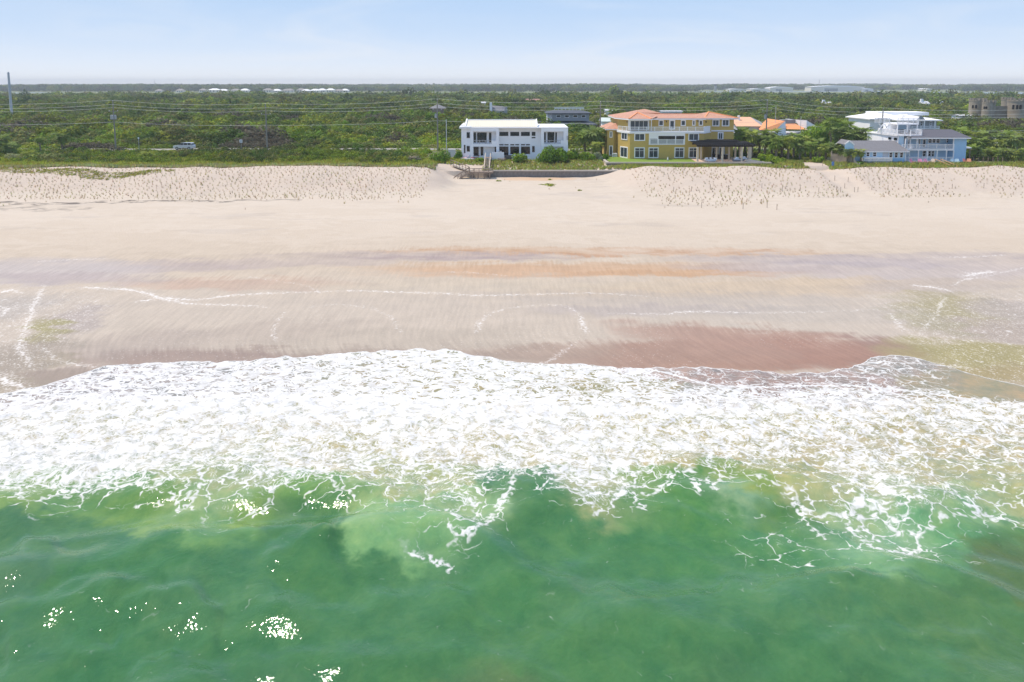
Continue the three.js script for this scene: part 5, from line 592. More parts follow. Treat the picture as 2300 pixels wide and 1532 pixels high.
  const ac = thing('condenser_unit', 'white air conditioning box by the left corner of the mansion', 'air conditioner', 23.15, 5.3, -169.6), ax = 23.37; part('casing', box(ax - 0.55, ax + 0.55, 5.3, 6.1, -170, -169.2), M.whiteTrim, ac); part('grille', [...Array(5).keys()].map((i) => box(ax - 0.45, ax + 0.45, 5.42 + i * 0.13, 5.47 + i * 0.13, -169.2, -169.17)), M.siding, ac);
}
console.log('mansion done');

// ---------------------------------------------------------------- the blue beach house and its neighbours
{
  const h = thing('beach_house', 'two-storey blue beach house with white porches and dark shingle roof', 'house', 97, 5.1, -163), F = -161.6, P = -159.2;
  const xL = 83.1, xR = 97, xM = 85.18, eave = 10.5, f2 = 7.94, xC = 94.41, base = 5.0;
  part('wall', box(xM, xR, base, eave, F - 9, F), M.blue, h); part('end_wall', box(xC, xR + 0.04, base, eave - 0.02, F, P - 0.05), M.blueDeep, h);
  part('roof', [polys([[[xM - 0.3, eave, P + 0.6], [xR + 0.5, eave, P + 0.6], [97.62, 11.76, -166], [xM - 0.3, 11.76, -166]], [[xR + 0.5, eave, P + 0.6], [xR + 0.5, eave, -171], [97.62, 11.76, -166]], [[xM - 0.3, 11.76, -166], [97.62, 11.76, -166], [xR + 0.5, eave, -171], [xM - 0.3, eave, -171]]]), box(xM - 0.3, xR + 0.48, eave - 0.16, eave - 0.02, -170.9, P + 0.58)], M.shingleDark, h);
  part('fascia', box(xM - 0.32, xR + 0.52, eave - 0.3, eave - 0.06, P + 0.6, P + 0.68), M.whiteTrim, h);
  part('porch_floor', [box(xL, xC, f2 - 0.28, f2, F, P + 0.12)], M.whiteTrim, h); part('porch_base', box(xL, xC, base - 0.3, 5.35, F, P + 0.1), M.whiteTrim, h);
  for (const px of [2034, 2063, 2083, 2105, 2126, 2142]) { const x = spot(px, 345, 159.2)[0]; part('post', box(x - 0.09, x + 0.09, 5.35, f2 - 0.28, P - 0.1, P + 0.08), M.whiteTrim, h); }
  for (const px of [2034, 2060, 2142]) { const x = spot(px, 320, 159.2)[0]; part('upper_post', box(x - 0.09, x + 0.09, f2, eave - 0.3, P - 0.1, P + 0.08), M.whiteTrim, h); }
  railing(h, xL + 0.2, xC, f2, f2 + 1.05, P, M.whiteTrim, 0.12, 1.8); railing(h, xL + 0.2, xC, 5.35, 6.25, P, M.whiteTrim, 0.14, 2.2);
  const o = { f: 0.13, split: 0.5 };
  for (const r of [[90.09, 90.92, 9.02, 10.06], [90.96, 91.77, 9.02, 10.06], [91.8, 92.65, 9.02, 10.06], [94.01, 94.83, 9.06, 10.09], [94.86, 95.71, 9.06, 10.09], [89, 89.85, 6.08, 7.47], [90.22, 90.93, 6.08, 7.43], [90.96, 91.63, 6.08, 7.43], [94.36, 95.06, 6.17, 7.43], [95.1, 95.8, 6.17, 7.43]]) win(h, r, F, o);
  for (const r of [[88.93, 89.63, 8.02, 9.91], [88, 88.45, 8.02, 10.06], [85.7, 86.19, 8.02, 10.06]]) win(h, r, F, { f: 0.12, split: 0.4, name: 'glass_door', g: M.glassPale });
  // left wing: white with a roof terrace
  const wl = 81.75, wr = 84.32, wt = 10.67;
  part('wing_wall', prism([[wl, -166.5], [83.06, -160.6], [wr, -160.6], [wr, -172], [wl, -172]], base, wt), M.stucco, h); part('wing_panel', box(83.2, wr - 0.05, base, wt - 0.1, -160.6, -160.52), M.blue, h);
  part('terrace_floor', prism([[wl - 0.2, -166.6], [82.67, -160.1], [87.91, -160.1], [87.91, -166], [wr, -172], [wl - 0.2, -172]], wt, wt + 0.22), M.whiteTrim, h);
  { const A = V(wl - 0.15, wt + 0.2, -166.5), B = V(82.67, wt + 0.2, -160.15), g = [beam(A.clone().setY(wt + 1.3), B.clone().setY(wt + 1.3), 0.1, 0.1), beam(A.clone().setY(wt + 0.35), B.clone().setY(wt + 0.35), 0.06, 0.08)]; for (let i = 0; i <= 40; i++) { const p = A.clone().lerp(B, i / 40), w = i % 8 ? 0.03 : 0.07; g.push(box(p.x - w, p.x + w, wt + 0.2, wt + 1.3, p.z - w, p.z + w)); } part('railing', g, M.whiteTrim, h); }
  railing(h, 84.15, 87.87, wt + 0.22, wt + 1.4, -160.15, M.whiteTrim, 0.16, 1.2); railing(h, 82.63, 84.15, wt + 0.22, wt + 1.3, -160.15, M.whiteTrim, 0.16, 1.2); sideRailing(h, 87.87, wt + 0.22, wt + 1.4, -165, -160.15);
  for (const [px, py] of [[2000, 310], [2003, 310], [2012, 311.5], [2015, 311.5]]) { const k = (px - 1976) / 42, x = lerp(wl, 83.06, k), z = lerp(-166.5, -160.6, k); part('small_window', box(x - 0.2, x + 0.16, wt - 0.95, wt - 0.45, z - 0.2, z + 0.12), M.glass, h); }
  // spiral stair
  const sx = 85.13, sz = -159.5, sp = []; for (let i = 0; i < 22; i++) { const a = i * 0.48, y = lerp(5.5, wt + 0.1, i / 21); sp.push(box(0, 0.75, y - 0.03, y + 0.03, -0.14, 0.14).translate(0, 0, 0).applyMatrix4(new THREE.Matrix4().makeRotationY(a)).translate(sx, 0, sz)); } part('spiral_stair', [cyl(sx, 5.2, wt + 1.2, sz, 0.06, 0.06, 8), ...sp], M.whiteTrim, h);
  // the open upper deck
  const dx0 = 83.76, dx1 = 88.44, dy = 13.2; part('upper_deck', box(dx0, dx1, dy - 0.25, dy, -168, -162.6), M.whiteTrim, h); railing(h, dx0, dx1, dy, dy + 1.15, -162.7, M.whiteTrim, 0.14, 1.3); railing(h, dx0 - 3.3, dx0, dy, dy + 1.1, -166, M.whiteTrim, 0.14, 1.2);
  for (const x of [dx0 + 0.2, lerp(dx0, dx1, 0.5), dx1 - 0.2]) part('deck_post', box(x - 0.1, x + 0.1, wt + 0.2, dy - 0.25, -163, -162.8), M.whiteTrim, h);
  for (const k of [-3, -1.8]) part('deck_brace', beam(V(dx0 + k, wt + 0.3, -165.5), V(dx0 + k + 1.4, dy - 0.2, -165.5), 0.16), M.whiteTrim, h); for (const k of [-1.2, 0]) part('deck_brace', beam(V(dx0 + k, wt + 0.3, -165.5), V(dx0 + k - 1.4, dy - 0.2, -165.5), 0.16), M.whiteTrim, h);
  part('penthouse', box(dx0 + 0.6, dx1 + 0.2, wt + 0.2, dy - 0.25, -170, -166.4), M.stucco, h); part('penthouse_panel', box(lerp(dx0, dx1, 0.45), dx1 - 0.4, wt + 0.3, dy - 0.35, -166.4, -166.34), M.blue, h);
  const cp = thing('carport', 'small flat-roofed carport at the right side of the blue house', 'carport', xR + 1.5, 5.1, -163), cy = 7.89; part('roof', box(xR + 0.1, xR + 2.6, cy, cy + 0.25, -165, -161.5), M.whiteTrim, cp); for (const x of [xR + 0.3, xR + 2.4]) part('post', box(x - 0.07, x + 0.07, 5, cy, -161.8, -161.65), M.wood, cp);
}
{ // cottage
  const h = thing('cottage', 'single-storey pale blue cottage with grey shingle roof and white gable boards', 'house', 82, 5.1, -159), F = -157.6, x0 = 71.74, x1 = 83.44, e = 7.67, r = 9.64, base = 4.9;
  const gl = 71.01, ins = 82.57;
  part('wall', [box(x0, x1 - 0.1, base, e, -165, F), polys([[[x0 - 0.02, e - 0.1, F - 0.05], [x0 - 0.02, e - 0.1, -165], [x0 - 0.02, r - 0.25, -161.2]]])], M.blue, h);
  part('roof', polys([[[gl, e, F + 0.55], [x1 + 0.35, e, F + 0.55], [ins, r, -161.2], [gl, r, -161.2]], [[x1 + 0.35, e, F + 0.55], [x1 + 0.35, e, -165.4], [ins, r, -161.2]], [[gl, r, -161.2], [ins, r, -161.2], [x1 + 0.35, e, -165.4], [gl, e, -165.4]]]), M.shingle, h);
  part('fascia', box(gl, x1 + 0.36, e - 0.2, e - 0.01, F + 0.5, F + 0.58), M.whiteTrim, h); part('barge_board', [beam(V(gl - 0.04, e, F + 0.6), V(gl - 0.04, r + 0.05, -161.2), 0.12, 0.3), beam(V(gl - 0.04, e, -165.4), V(gl - 0.04, r + 0.05, -161.2), 0.12, 0.3)], M.whiteTrim, h);
  // front gable dormer at the left end
  const g0 = 69.98, gx = 70.97, g1 = 72.05, gt = 9.92, gb = 9.13; part('gable_board', [beam(V(g0, gb, F + 0.7), V(gx, gt, F + 0.7), 0.12, 0.22), beam(V(gx, gt, F + 0.7), V(g1, gb - 0.1, F + 0.7), 0.12, 0.22)], M.whiteTrim, h); part('gable_wall', polys([[[g0 + 0.1, gb - 1.4, F + 0.6], [g1, gb - 1.4, F + 0.6], [g1 - 0.1, gb, F + 0.6], [gx, gt - 0.1, F + 0.6], [g0 + 0.1, gb, F + 0.6]]]), M.blue, h); part('gable_roof', polys([[[g0, gb, F + 0.75], [gx, gt + 0.08, F + 0.75], [gx, gt + 0.08, -161], [g0, gb, -161]], [[gx, gt + 0.08, F + 0.75], [g1, gb, F + 0.75], [g1, gb, -161], [gx, gt + 0.08, -161]]]), M.shingle, h);
  for (const r2 of [[74.9, 75.71, 6.48, 7.51], [76.3, 77.16, 6.48, 7.51]]) win(h, r2, F, { f: 0.12, rows: 2 });
  for (const r2 of [[79.75, 80.57, 6.23, 7.47], [80.89, 81.72, 6.23, 7.47], [81.99, 82.8, 6.23, 7.47]]) win(h, r2, F, { f: 0.13, rows: 2 });
  part('pale_siding', box(78.45, 79.63, 5.3, 7.57, F, F + 0.05), M.greyWall, h); part('blue_panel', box(80.62, 83.22, 4.96, 6.11, F, F + 0.06), M.blueDeep, h); part('corner_board', [box(x1 - 0.25, x1 - 0.05, base, e - 0.2, F, F + 0.07)], M.whiteTrim, h);
  part('deck', box(73.7, 79.69, 5.36, 6.29, F, -156), M.greyWall, h); railing(h, 73.72, 79.69, 5.7, 6.5, -155.9, M.whiteTrim, 0.16, 1.6);
}
{ // white house behind
  const h = thing('white_house', 'tall white house with hipped metal roof standing behind the blue house', 'house', 100, 5.1, -190), e1 = 13.06;
  const ax = 89.9, bx = 97.28, cx = 97.84, dx = 104.41;
  part('wall', [box(ax, cx, 5, e1, -200, -188)], M.stucco, h); part('right_wall', box(cx, dx, 5, e1, -198, -184), M.siding, h);
  part('roof', [...hip(ax - 0.5, cx + 2, -187.2, -201, e1, 14.58, 5)], M.whiteTrim, h); part('right_roof', [...hip(cx - 3, dx + 1, -183, -199, e1 - 0.1, 14.13, 6)], M.whiteTrim, h);
  part('roof_parapet', box(94.3, 107.37, e1 + 0.6, 14.5, -200, -193), M.stucco, h); part('small_gable', polys([[[98.74, e1, -182.8], [100.91, e1, -182.8], [99.79, e1 + 1.1, -182.8]]]), M.siding, h);
  for (const r of [[90.53, 90.91, 12.64, 12.99], [91.04, 91.43, 12.64, 12.99]]) win(h, r, -188, { f: 0.06 }); for (const r of [[100.42, 100.97, 11.46, 12.72], [102.68, 103.23, 11.5, 12.68]]) win(h, r, -184, { f: 0.12, rows: 2 });
  for (const px of [2060, 2076, 2100]) { const x = spot(px, 280, 183.3)[0]; part('porch_column', box(x - 0.12, x + 0.12, 9, e1 - 0.2, -183.4, -183.15), M.whiteTrim, h); } part('porch_floor', box(cx, dx + 0.3, 10.8, 10.96, -184, -183), M.whiteTrim, h); railing(h, cx, dx + 0.2, 10.96, 11.51, -183.1, M.whiteTrim, 0.2, 2);
}
{ // peach roofed houses across the road
  const a = thing('peach_roof_house', 'low house with pale peach tiled roof and grey gable behind the mansion', 'house', 74, 5, -222), ax = 65.98, ay = 73.11, az = 74.74, t1 = 11.79, t0 = 9.4;
  part('wall', [box(ax, az, 4.8, t0, -234, -219)], M.greyWall, a); part('roof', polys([[[ax - 0.5, t0, -218.5], [ay, t0, -218.5], [ay - 1.2, t1, -226], [ax - 0.5, t1, -226]]]), M.peachPale, a); part('gable_wall', polys([[[ay, t0, -218.5], [az, t0, -219.5], [az - 0.6, t0 + 1.2, -224], [ay - 1.2, t1, -226]]]), M.siding, a); part('rear_roof', polys([[[ax - 0.5, t1, -226], [ay - 1.2, t1, -226], [az, t0 + 0.4, -234], [ax - 0.5, t0, -234]]]), M.shingle, a); part('chimney', box(67.42, 67.95, t0, 12.34, -224, -223.2), M.stucco, a);
  const b = thing('peach_roof_house', 'modern white house with orange shed roofs and sloping white walls', 'house', 84, 5, -214), F = -213, y0 = 8.66, p = (px, py, D) => [(px - 1150), py, D];
  const x0 = 70.48, x1 = 74.99, x2 = 78.12, x3 = 81.92, x4 = 83.95, x5 = 88.25, top = 11.62, lowr = 7.52;
  part('wall', [box(x0 + 1.5, x5 - 0.1, 4.8, lowr, -226, F)], M.greyWall, b);
  part('left_roof', polys([[[x0, y0, F + 0.3], [x0 + 4.6, y0 + 0.1, F + 0.3], [x2, 11.15, F - 1.2], [x1, top, F - 7]], [[x0, y0, F + 0.3], [x1, top, F - 7], [x1 - 1, y0, F - 12]]]), M.peach, b);
  part('gable_wall', polys([[[x0 + 4.2, lowr - 0.6, F + 0.1], [x2, lowr - 0.6, F + 0.1], [x2, 11.21, F - 0.9], [x0 + 4.4, y0 + 0.1, F + 0.1]]]), M.stucco, b);
  part('middle_roof', polys([[[x2, 8.95, F + 0.4], [x3 + 2, 8.82, F + 0.4], [x3, 10.34, F - 3.4], [x2, 10.34, F - 3.4]]]), M.peach, b); part('clerestory', box(x2, x3, 10.34, 11.37, F - 6, F - 3.4), M.siding, b);
  part('right_wall', polys([[[x3 - 0.2, 11.49, F - 3.2], [x4, 11.4, F - 0.3], [x4, lowr - 1, F - 0.1], [x3 + 2.2, 8.68, F]], [[x4, 11.4, F - 0.3], [x5, 8.79, F + 0.1], [x5, lowr - 1, F + 0.1], [x4, lowr - 1, F - 0.1]], [[x3 - 0.2, 11.49, F - 3.2], [x4, 11.4, F - 0.3], [x5, 8.79, F + 0.1], [x5, 8.79, F - 12], [x3, 11.49, F - 12]]]), M.stucco, b);
  part('balcony_wall', box(x4 + 3.8, x5 + 0.1, 7.21, 8.73, F - 0.3, F + 0.8), M.stucco, b);
  const s = thing('garden_shed', 'small white gabled shed right of the orange-roofed house', 'shed', 88.31, 5, -208), sx = 88.31; part('wall', box(sx - 1.3, sx + 1.3, 5, 8.73, -211, -208), M.stucco, s); part('roof', gable(sx - 1.5, sx + 1.5, -207.7, -211.3, 8.73, 9.32), M.whiteTrim, s);
}
{ // dark grey house behind the white one
  const h = thing('grey_house', 'dark grey hip-roofed house with a raised upper storey behind the white house', 'house', 22, 5, -250), D = 250, w = [13.49, 25.76, 9.68, 12], lw = 8.39;
  part('upper_wall', box(w[0], w[1], w[2] - 0.3, w[3], -262, -250), M.siding, h); part('side_wall', box(w[0] - 1.6, w[0], w[2] - 0.2, w[3], -259, -251), M.stucco, h);
  part('upper_roof', hip(w[0] - 2.2, w[1] + 0.8, -249.2, -263, w[3], 12.73, 3), M.slate, h); part('roof_railing', [box(14.59, 24.63, 13.45, 13.66, -257, -256.9), box(14.59, 24.63, 13.18, 13.34, -257, -256.9), ...[...Array(9).keys()].map((i) => { const x = lerp(14.58, 24.6, i / 8); return box(x - 0.06, x + 0.06, 12.58, 13.66, -257, -256.88); })], M.whiteTrim, h);
  part('lower_roof', hip(8.96, 28.21, -246.5, -266, lw, w[2] + 0.1, 8), M.slate, h); part('lower_wall', box(10.03, 27.44, 4.5, lw - 0.2, -265, -247.5), M.siding, h);
  for (const r of [[14.73, 16.28, 10.51, 11.38], [17.52, 19.07, 10.51, 11.38], [20.31, 21.91, 10.51, 11.38], [23.1, 24.65, 10.51, 11.38], [12.9, 13.34, 10.51, 11.32]]) win(h, r, -250, { f: 0.12, proud: 0.1 });
  const g = thing('gabled_house', 'grey house with steep gables and white chimney among the trees', 'house', -5, 4.5, -340), gx0 = -9.89, gx1 = -2.42, gy = 9.39, gt = 11.81; part('wall', box(gx0 + 0.4, gx1 - 0.3, 3, gy, -350, -340), M.siding, g); part('roof', polys([[[gx0, gt, -344], [lerp(gx0, gx1, 0.72), gt - 0.4, -344], [gx1 - 2, gy - 1, -339.6], [gx0 + 2, gy - 2.4, -339.6]], [[lerp(gx0, gx1, 0.72), gt - 0.4, -344], [gx1 + 0.5, gy + 1.3, -345], [gx1 - 2, gy - 1, -339.6]], [[gx0, gt, -344], [gx0, gy, -350], [gx1, gy, -350], [lerp(gx0, gx1, 0.72), gt - 0.4, -344]]]), M.shingle, g); part('gable_wall', polys([[[lerp(gx0, gx1, 0.82), gy - 1, -339.4], [gx1 + 0.3, gy - 1, -339.4], [gx1 + 0.2, gy + 2, -339.8], [lerp(gx0, gx1, 0.95), gy + 2, -339.8]]]), M.siding, g); part('chimney', box(gx0 - 0.3, gx0 + 0.8, gy, 13.16, -343, -342), M.stucco, g);
  const p = thing('pavilion', 'low pyramid-roofed grey pavilion rising from the scrub by a pole', 'pavilion', -29.71, 6, -300), px = -29.71; part('roof', new THREE.ConeGeometry(4.6, 1.7, 4).rotateY(Math.PI / 4).translate(px, 12.68 + 0.1, -300), M.shingle, p); part('wall', box(px - 2.2, px + 2.2, 5, 12.29, -302.4, -297.8), M.wood, p);
  const r = thing('red_roof_house', 'distant house with faded red tiled gables behind the treetops', 'house', 17.25, 6, -520), rx = 17.25, ry = 8.55; part('wall', box(rx - 7, rx + 5, 3, ry, -530, -520), M.peachPale, r); part('roof', [gable(rx - 8, rx + 2, -519, -531, ry, 10.9), gable(rx + 1, rx + 7, -518, -529, ry - 0.4, 10.28)], mottled(168, 128, 122, 0.15, 3), r);
  for (const [lab, px2, py, w2, hh, D2] of [['small white roof end peeping from the woods left of the mansion', 1368, 245, 2.6, 1, 330], ['flat white roof strip lying in the woods above the mansion', 1509, 247, 9, 0.7, 330], ['white chimneyed house with pale sloping roof deep in the woods', 1860, 231, 5, 2.4, 460], ['small red roof deep in the woods left of the white chimneys', 1962, 228, 6, 1.6, 520], ['tiny peach gable deep in the woods above the white house', 2022, 227.5, 3.5, 1.6, 520], ['pale roof with a tall white chimney in the woods', 2080, 230.5, 4.5, 3, 480], ['second pale roof with a white block chimney further right', 2122, 230, 4, 2.6, 490], ['low white roof in the scrub left of the stone castle', 2174, 256.5, 6, 1, 300], ['pale green roof corner behind the palms left of the mansion', 1372, 268, 5, 2, 222], ['small white gable alone in the woods above the grey gabled house', 1086, 229, 2.2, 1.6, 460]]) {
    const [cx, cy0] = spot(px2, py, D2), cy = cy0 - 0.6, q = thing('woodland_house', lab, 'house', cx, cy - 3, -D2), m = /red|peach/.test(lab) ? M.peachPale : /green/.test(lab) ? mat(196, 208, 200) : M.greyWall; part('wall', box(cx - w2 / 2, cx + w2 / 2, cy - 5, cy, -D2 - 6, -D2), M.stucco, q); part('roof', gable(cx - w2 / 2 - 0.4, cx + w2 / 2 + 0.4, -D2 + 0.5, -D2 - 6.5, cy, cy + hh * 0.5), m, q); if (/chimney/.test(lab)) part('chimney', box(cx - w2 / 2, cx - w2 / 2 + 1.4, cy, cy + hh, -D2 - 3, -D2 - 1.6), M.stucco, q);
  }
  const bh = thing('blue_bungalow', 'pale blue and white bungalow half hidden by palms at the right edge', 'house', 121.19, 5, -178), bx = 119.6; part('wall', box(bx, bx + 8, 5, 9.69, -186, -178), M.greyWall, bh); part('roof', gable(bx - 0.6, bx + 8.6, -177.3, -186.7, 9.69, 10.06), M.shingleDark, bh); win(bh, [bx + 1.2, bx + 2.6, 8.73, 9.48], -178, { f: 0.12 });
}
{ // stone castle
  const c = thing('stone_castle', 'grey stone castle with round battlemented towers rising from the trees', 'castle', 215, 5, -300), D = 300, top = 15.13, b = 4;
  const tower = (px, r, y, z, n) => { const x = spot(px, 240, -z)[0], g = []; part('tower', cyl(x, b, y, z, r * 1.04, r, 22), M.stone, c); for (let i = 0; i < n; i++) { const a = (i + 0.5) / n * 6.2832; g.push(box(-0.42, 0.42, y, y + 0.75, r - 0.5, r + 0.12).applyMatrix4(new THREE.Matrix4().makeRotationY(a)).translate(x, 0, z)); } part('battlement', [...g, cyl(x, y - 0.5, y - 0.1, z, r * 1.05, r * 1.05, 22)], M.stone, c); return x; };
  const xa = tower(2196, 3.1, top, -302, 14), xb = tower(2221, 2.35, 14.42, -297, 11), xd = tower(2288, 3.9, top, -299, 16), xe = tower(2262, 2.2, top + 0.2, -312, 10);
  part('curtain_wall', [box(xa, xd, b, 12.21, -302, -300)], M.stone, c); const g = []; for (let i = 0; i < 14; i++) { const x = lerp(xb + 2.4, xd - 3.8, (i + 0.5) / 14); g.push(box(x - 0.26, x + 0.26, 12.21, 12.21 + 0.6, -300.6, -300)); } part('wall_battlement', g, M.stone, c);
  for (const [px, py, w, hh, z] of [[2186, 240, 0.4, 1.3, -298.8], [2193, 240, 0.5, 1.3, -298.85], [2193.5, 264, 0.6, 2.4, -298.85], [2212, 242, 0.35, 1, -294.6], [2216.5, 242, 0.35, 1, -294.55], [2242, 271, 0.5, 1.8, -299.9], [2250, 271, 0.5, 1.8, -299.9], [2277, 241, 0.5, 1.7, -295.0], [2285.5, 241, 0.5, 1.7, -294.95], [2293, 241, 0.5, 1.7, -295.05]]) { const [x, y] = spot(px, py, -z); part('window', [box(x - w * 0.7, x + w * 0.7, y - hh / 2, y + hh / 2 - 0.2, z - 0.4, z), cyl(0, -0.2, 0.2, 0, w * 0.7, w * 0.7, 12).rotateX(Math.PI / 2).translate(x, y + hh / 2 - 0.2, z - 0.2)], M.dark, c); }
}
console.log('houses done');

// ---------------------------------------------------------------- palms and shrubs
{
  const P = (label, px, top, foot, D, r, group, tone) => { const x = spot(px, 330, D)[0], Yp = (py) => spot(px, py, D)[1]; palm(label, x, D, Math.min(Yp(foot), height(x, D) + 0.05), Yp(top), r, group, undefined, tone); };
  const nth = ['first', 'second', 'third', 'fourth', 'fifth', 'sixth', 'seventh', 'eighth', 'ninth', 'tenth', 'eleventh', 'twelfth', 'thirteenth', 'fourteenth', 'fifteenth', 'sixteenth', 'seventeenth', 'eighteenth', 'nineteenth', 'twentieth'];
  P('lone tall palm above the scrub left of the first utility pole', 139, 292, 340, 181, 1.9, 'palms in the left scrub', 1); P('slender drooping palm between the left clump and the lone palm', 90, 303, 342, 181, 1.2, 'palms in the left scrub', 0); P('big shaggy palm at the left edge of the scrub', 4, 293, 350, 176, 2.6, 'palms in the left scrub', 1); P('stout palm just right of the left edge clump', 20, 312, 350, 174, 2.2, 'palms in the left scrub', 1);
  P('low bushy palm at the dune top near the left edge', 62, 330, 362, 164, 2.1, 'palms in the left scrub', 2); P('low bushy palm in the scrub right of the first utility pole', 328, 332, 362, 166, 2.0, 'palms in the left scrub', 2); P('dark palm crown in the scrub behind the parked car', 486, 286, 310, 215, 2.4, 'palms in the left scrub', 0); P('dark palm crown right of the second utility pole', 618, 286, 312, 215, 2.6, 'palms in the left scrub', 0); P('bright palm crown in the scrub right of the first pole', 362, 286, 310, 215, 2.2, 'palms in the left scrub', 2);
  P('tallest palm between the white house and the mansion', 1332, 272, 350, 172, 3.4, 'palms between the two houses', 1); P('broad palm leaning toward the mansion wing', 1350, 282, 350, 175, 2.8, 'palms between the two houses', 0); P('shorter palm nearest the white house', 1314, 284, 350, 176, 2.4, 'palms between the two houses', 0); P('low palm at the foot of the mansion left wing', 1342, 312, 358, 167, 1.8, 'palms between the two houses', 2);
  P('left of two palm crowns above the mansion roof', 1376, 234, 275, 205, 2.6, 'palms behind the mansion', 1); P('right of two palm crowns above the mansion roof', 1404, 244, 275, 207, 2.4, 'palms behind the mansion', 2);
  [[1661, 279, 362, 170, 2.6], [1674, 274, 362, 172, 2.8], [1690, 286, 362, 167, 2.3], [1706, 282, 362, 170, 2.6], [1718, 296, 364, 165, 2.0], [1734, 280, 362, 170, 2.4], [1744, 300, 365, 163, 2.2], [1757, 293, 364, 166, 2.5], [1771, 299, 366, 163, 2.1], [1783, 289, 362, 170, 2.5], [1797, 318, 366, 163, 1.5], [1809, 296, 362, 170, 2.3], [1822, 312, 364, 163, 1.7], [1833, 303, 362, 170, 2.0], [1842, 318, 366, 162, 1.6], [1856, 316, 364, 166, 1.7]].forEach(([px, t, f, D, r], i) => P(`${nth[i]} palm counting right from the pergola in the palm row`, px, t, f, D, r, 'palm row right of the pergola', i % 3));
  [[1876, 312, 362, 163, 1.9], [1890, 322, 364, 160, 1.5], [1905, 328, 366, 156.4, 1.4], [1918, 330, 368, 155.6, 1.3], [1935, 330, 368, 155.6, 1.2]].forEach(([px, t, f, D, r], i) => P(`${nth[i]} palm from the left along the white picket fence before the cottage`, px, t, f, D, r, 'palms by the cottage', i < 3 ? 1 : 2));
  [[1866, 254, 320, 184, 2.9], [1884, 275, 330, 178, 2.6], [1897, 262, 325, 184, 2.8], [1912, 280, 335, 175, 2.8], [1930, 274, 335, 176, 2.9], [1948, 279, 335, 174, 2.6], [1966, 284, 335, 171, 2.4]].forEach(([px, t, f, D, r], i) => P(`${nth[i]} palm from the left in the tall clump behind the cottage roof`, px, t, f, D, r, 'palm clump behind the cottage', i % 2));
  [[2150, 276, 350, 176, 2.8], [2163, 296, 355, 172, 2.4], [2182, 284, 355, 176, 2.9], [2200, 296, 360, 170, 2.8], [2218, 286, 355, 176, 3.0], [2235, 302, 360, 168, 2.6], [2252, 284, 355, 177, 2.8], [2270, 294, 360, 172, 2.4], [2290, 284, 355, 174, 3.0], [2188, 318, 362, 164, 2.0], [2208, 326, 364, 163, 1.9], [2228, 322, 364, 164, 2.1], [2245, 330, 366, 161, 1.9], [2262, 324, 366, 161, 2.1], [2280, 328, 367, 160, 2.0], [2297, 326, 367, 160, 2.1]].forEach(([px, t, f, D, r], i) => P(i < 9 ? `${nth[i]} palm from the blue house in the back row of the right grove` : `${nth[i - 9]} palm from the blue house in the front row of the right grove`, px, t, f, D, r, 'palm grove right of the blue house', i % 3));
  const G1 = [0.24, 0.36, 0.03], G2 = [0.2, 0.32, 0.03], G3 = [0.14, 0.26, 0.025], SG = [0.3, 0.36, 0.24];
  shrub('glossy dark shrub left of the white house garden wall', -15.59, 160.5, 5.2, 3.1, G3, 1300); shrub('rounded shrub between garden wall and white house', -11.76, 164, 2.3, 2.6, G3, 600); shrub('low bright shrub in front of the white terrace left of the stairs', -6.99, 160.5, 2.2, 1.3, G1, 500);
  shrub('round bright green bush right of the timber deck', 1.54, 160.4, 3.9, 2.5, G2, 1000); shrub('big dark leafy bush covering the right end of the white house', 7.48, 160.5, 5.2, 4.2, G3, 1500); shrub('big dark bush at the right corner of the white house', 10.45, 160.5, 5.2, 4.0, G3, 1500); shrub('spreading dark bush behind the white house corner bushes', 13.44, 164, 4.2, 3.0, G2, 1000);
  shrub('silvery grey green shrub beside the mansion left wing', 18.8, 163.5, 3.0, 2.3, SG, 900); shrub('bright green shrub left of the silvery shrub', 16.27, 162.5, 4.4, 2.6, G2, 1100); shrub('dark green shrub at the foot of the mansion wing', 20.4, 165, 2.6, 1.8, G3, 600);
  shrub('bright yellow green bush at the end of the mansion seawall', 54.55, 159.8, 4.2, 2.5, G1, 1200); shrub('bright low bush under the palm row', 56.24, 158.5, 4.2, 1.7, G1, 1000); shrub('small green bush at the start of the sand path', 65.83, 160, 3, 1.7, G2, 700); shrub('green bush right of the picket fence palms', 72.36, 155.2, 3.6, 1.1, G3, 700); shrub('dark shrub behind the chairs at the right grove', 101.24, 166, 4.4, 2.4, G3, 900); shrub('wide dark shrub under the right palm grove', 107.33, 167, 6, 2.6, G3, 1100); shrub('bright shrub among the right palm trunks', 109.04, 164, 3.2, 2.2, G2, 700); shrub('dark dense tree-like shrub before the white house behind the blue one', 83.48, 192, 11, 8.5, G3, 2200, 0.3); shrub('broad green tree-like shrub behind the palm row', 81.87, 197, 12, 7, G2, 2000, 0.3);
  shrub('dense dark oak thicket standing in front of the pyramid-roofed pavilion', -30.15, 292, 9, 7, G3, 1500, 0.3); shrub('rounded oak crown right of the pyramid-roofed pavilion', -26.78, 293, 8, 6.6, G2, 1400, 0.3);
  shrub('grey bare shrub on the dune top left of the boardwalk', -21.04, 160.5, 3.2, 1.8, [0.34, 0.31, 0.24], 600); shrub('grey tangled shrub near the left edge of the dune top', -108.17, 163, 6, 2.1, [0.3, 0.33, 0.18], 1200); shrub('large round grey green bush at the left dune top', -102.63, 166, 5, 1.9, [0.28, 0.33, 0.12], 1000);
